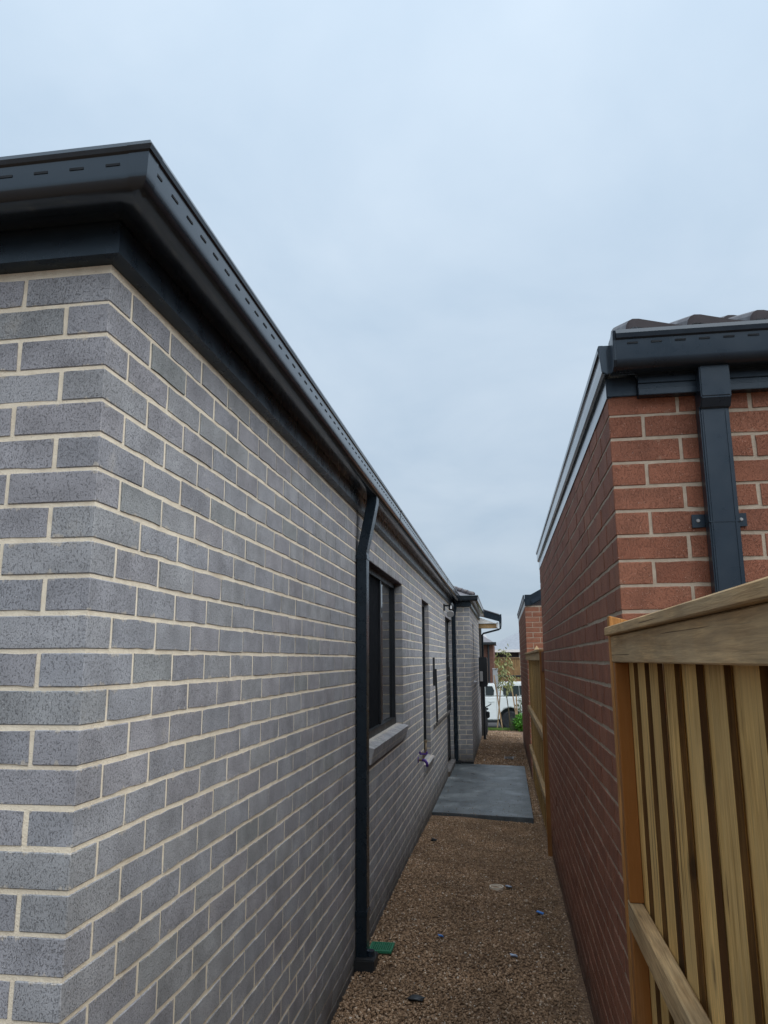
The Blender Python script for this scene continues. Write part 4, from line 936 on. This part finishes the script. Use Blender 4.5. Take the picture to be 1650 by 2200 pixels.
for nm, pl in (('side_window', [(-.80, cz+1.40), (-.80, cz+1.78), (-.52, cz+1.78), (-.44, cz+1.60), (-.47, cz+1.40)]), ('side_window', [(-1.9, cz+1.40), (-1.5, cz+1.74), (-.86, cz+1.78), (-.86, cz+1.40)]), ('canopy_window', [(-.06, cz+1.42), (-.08, cz+1.80), (.58, cz+1.80), (.60, cz+1.40), (.3, cz+1.36)]), ('canopy_window', [(.62, cz+1.42), (.60, cz+1.80), (1.18, cz+1.80), (1.24, cz+1.42)])):
    under(car, MB().prism(pl, 'y', CY+.055, CY+.115), nm, TINT, bevel=.008)
under(car, MB().box(-.70, -.44, CY-.022, CY+.002, cz+1.13, cz+1.17), 'door_handle', PAINTW, bevel=.008)
under(car, MB().box(-.355, -.345, CY-.002, CY+.02, cz+.45, cz+1.33), 'door_seam', FARGREY)
under(car, MB().box(-2.4, -.3, CY-.03, CY+.12, cz+.30, cz+.40), 'side_step', BLACK, bevel=.02)
for wx in (.2, -2.9):
    cw = MB().tube([(wx, CY+.02, cz+.38), (wx, CY+.05, cz+.38), (wx, CY+.24, cz+.38), (wx, CY+.27, cz+.38)], [.33, .38, .38, .33], 28); o = under(car, cw, 'wheel', TYRE, smooth=False)
    q = MB().tube([(wx, CY+.005, cz+.38), (wx, CY+.06, cz+.38)], [.235, .25], 24).build('rim', ALLOY, None); q.parent = o; q.matrix_parent_inverse = Matrix.Translation(-Vector(car.location))
    q = MB()
    for i in range(6):
        a = i*math.pi/3; q.tube([(wx+.09*math.cos(a), CY+.002, cz+.38+.09*math.sin(a)), (wx+.19*math.cos(a), CY+.002, cz+.38+.19*math.sin(a))], .028, 6)
    q = q.build('wheel_slot', BLACK, None); q.parent = o; q.matrix_parent_inverse = Matrix.Translation(-Vector(car.location))
    under(car, MB().tube([(wx, CY+.29, cz+.42), (wx, CY+.31, cz+.42)], .5, 24), 'wheel_well', BLACK)
rk = MB().box(-.25, 1.25, CY+.18, CY+.22, cz+2.16, cz+2.20).box(-.25, 1.25, CY+1.58, CY+1.62, cz+2.16, cz+2.20)
rr_ = under(car, rk, 'roof_rack', BLACK, bevel=.008)
for x in (-.1, .16, .38, .60, .9):
    q = MB().loft([[(x+a, CY+.17+b, cz+z) for a, b in ((0, 0), (.035, 0), (.035, .04), (0, .04))] if z < 2 else [(x+.05+a, CY+.17+b, cz+z) for a, b in ((0, 0), (.03, 0), (.03, .04), (0, .04))] for z in (1.92, 2.16)]).build('rack_leg', WHITE, None); q.parent = rr_; q.matrix_parent_inverse = Matrix.Translation(-Vector(car.location))
# boundary fence and houses across the street
ff = empty('paling_fence', (0.6, 44, -1.95+EYE)); tag(ff, 'long timber paling fence across the street below the grey roof', 'fence')
pm = MB(); rg = random.Random(2)
for i in range(90): 
    x = -.55+i*0.105; pm.box(x, x+.098, 43.98+rg.uniform(0, .012), 44.0, -2.0, .06+rg.uniform(-.01, .01))
o = under(ff, pm, 'palings', FARFENCE); o['kind'] = 'stuff'
under(ff, MB().box(-.6, 9, 43.93, 44.03, .07, .11), 'capping', RAIL); under(ff, MB().box(-.6, 9, 43.93, 43.978, -.95, -.87), 'rail', RAIL)
fh = empty('grey_roofed_house', (3, 52, -1.9+EYE)); tag(fh, 'pale grey roofed house with dark wall behind the street fence', 'house')
under(fh, MB().box(-1.2, 9, 50, 58, -2, .55), 'wall', FARGREY)
under(fh, MB().add([(-1.3, 49.6, .60), (9.2, 49.6, .60), (7, 54, 3.4), (4.2, 54, 3.4), (-1.3, 58.4, .60), (9.2, 58.4, .60)], [(0, 1, 2, 3), (0, 3, 4), (1, 5, 2), (4, 3, 2, 5), (0, 4, 5, 1)]), 'roof', ROOFGREY)
under(fh, MB().box(-1.35, 9.25, 49.5, 49.6, .46, .62), 'gutter', WHITE); under(fh, MB().tube([(1.02, 49.9, .5), (1.02, 49.9, -2)], .05, 8), 'downpipe', WHITE)
fb_ = empty('brown_brick_house', (-2, 42, -2+EYE)); tag(fb_, 'brown brick house with tiled hip roof seen beside the meter box', 'house')
under(fb_, MB().box(-4.5, -.52, 41, 48, -2.6, .78), 'wall', FARWALL)
under(fb_, MB().add([(-4.9, 40.6, .84), (-.40, 40.6, .84), (-.40, 48.4, .84), (-4.9, 48.4, .84), (-2.5, 43, 2.2), (-2.5, 46, 2.2)], [(0, 1, 4), (1, 2, 5, 4), (2, 3, 5), (3, 0, 4, 5), (0, 3, 2, 1)]), 'roof', TILEG)
under(fb_, MB().box(-4.95, -.36, 40.5, 40.62, .78, .90), 'gutter', BLACK); under(fb_, MB().tube([(-.78, 40.9, .8), (-.78, 40.9, -2.6)], .05, 8), 'downpipe', BLACK)
under(fb_, MB().add([(-1.45, 41.2, 0.98), (-.72, 41.2, .98), (-.95, 41.6, 1.35), (-1.3, 41.6, 1.35)], [(0, 1, 2, 3)]), 'roof_panel', GREYM)
pole = empty('roadside_pillar', (-.42, 36, -2.7+EYE)); tag(pole, 'grey service pillar standing behind the parked white vehicle', 'pillar')
under(pole, MB().box(-.56, -.30, 38.6, 38.9, -2.9, -.48), 'cabinet', GREYM, bevel=.02); under(pole, MB().box(-.58, -.28, 38.58, 38.92, -.48, -.43), 'lid', GREYM, bevel=.01)
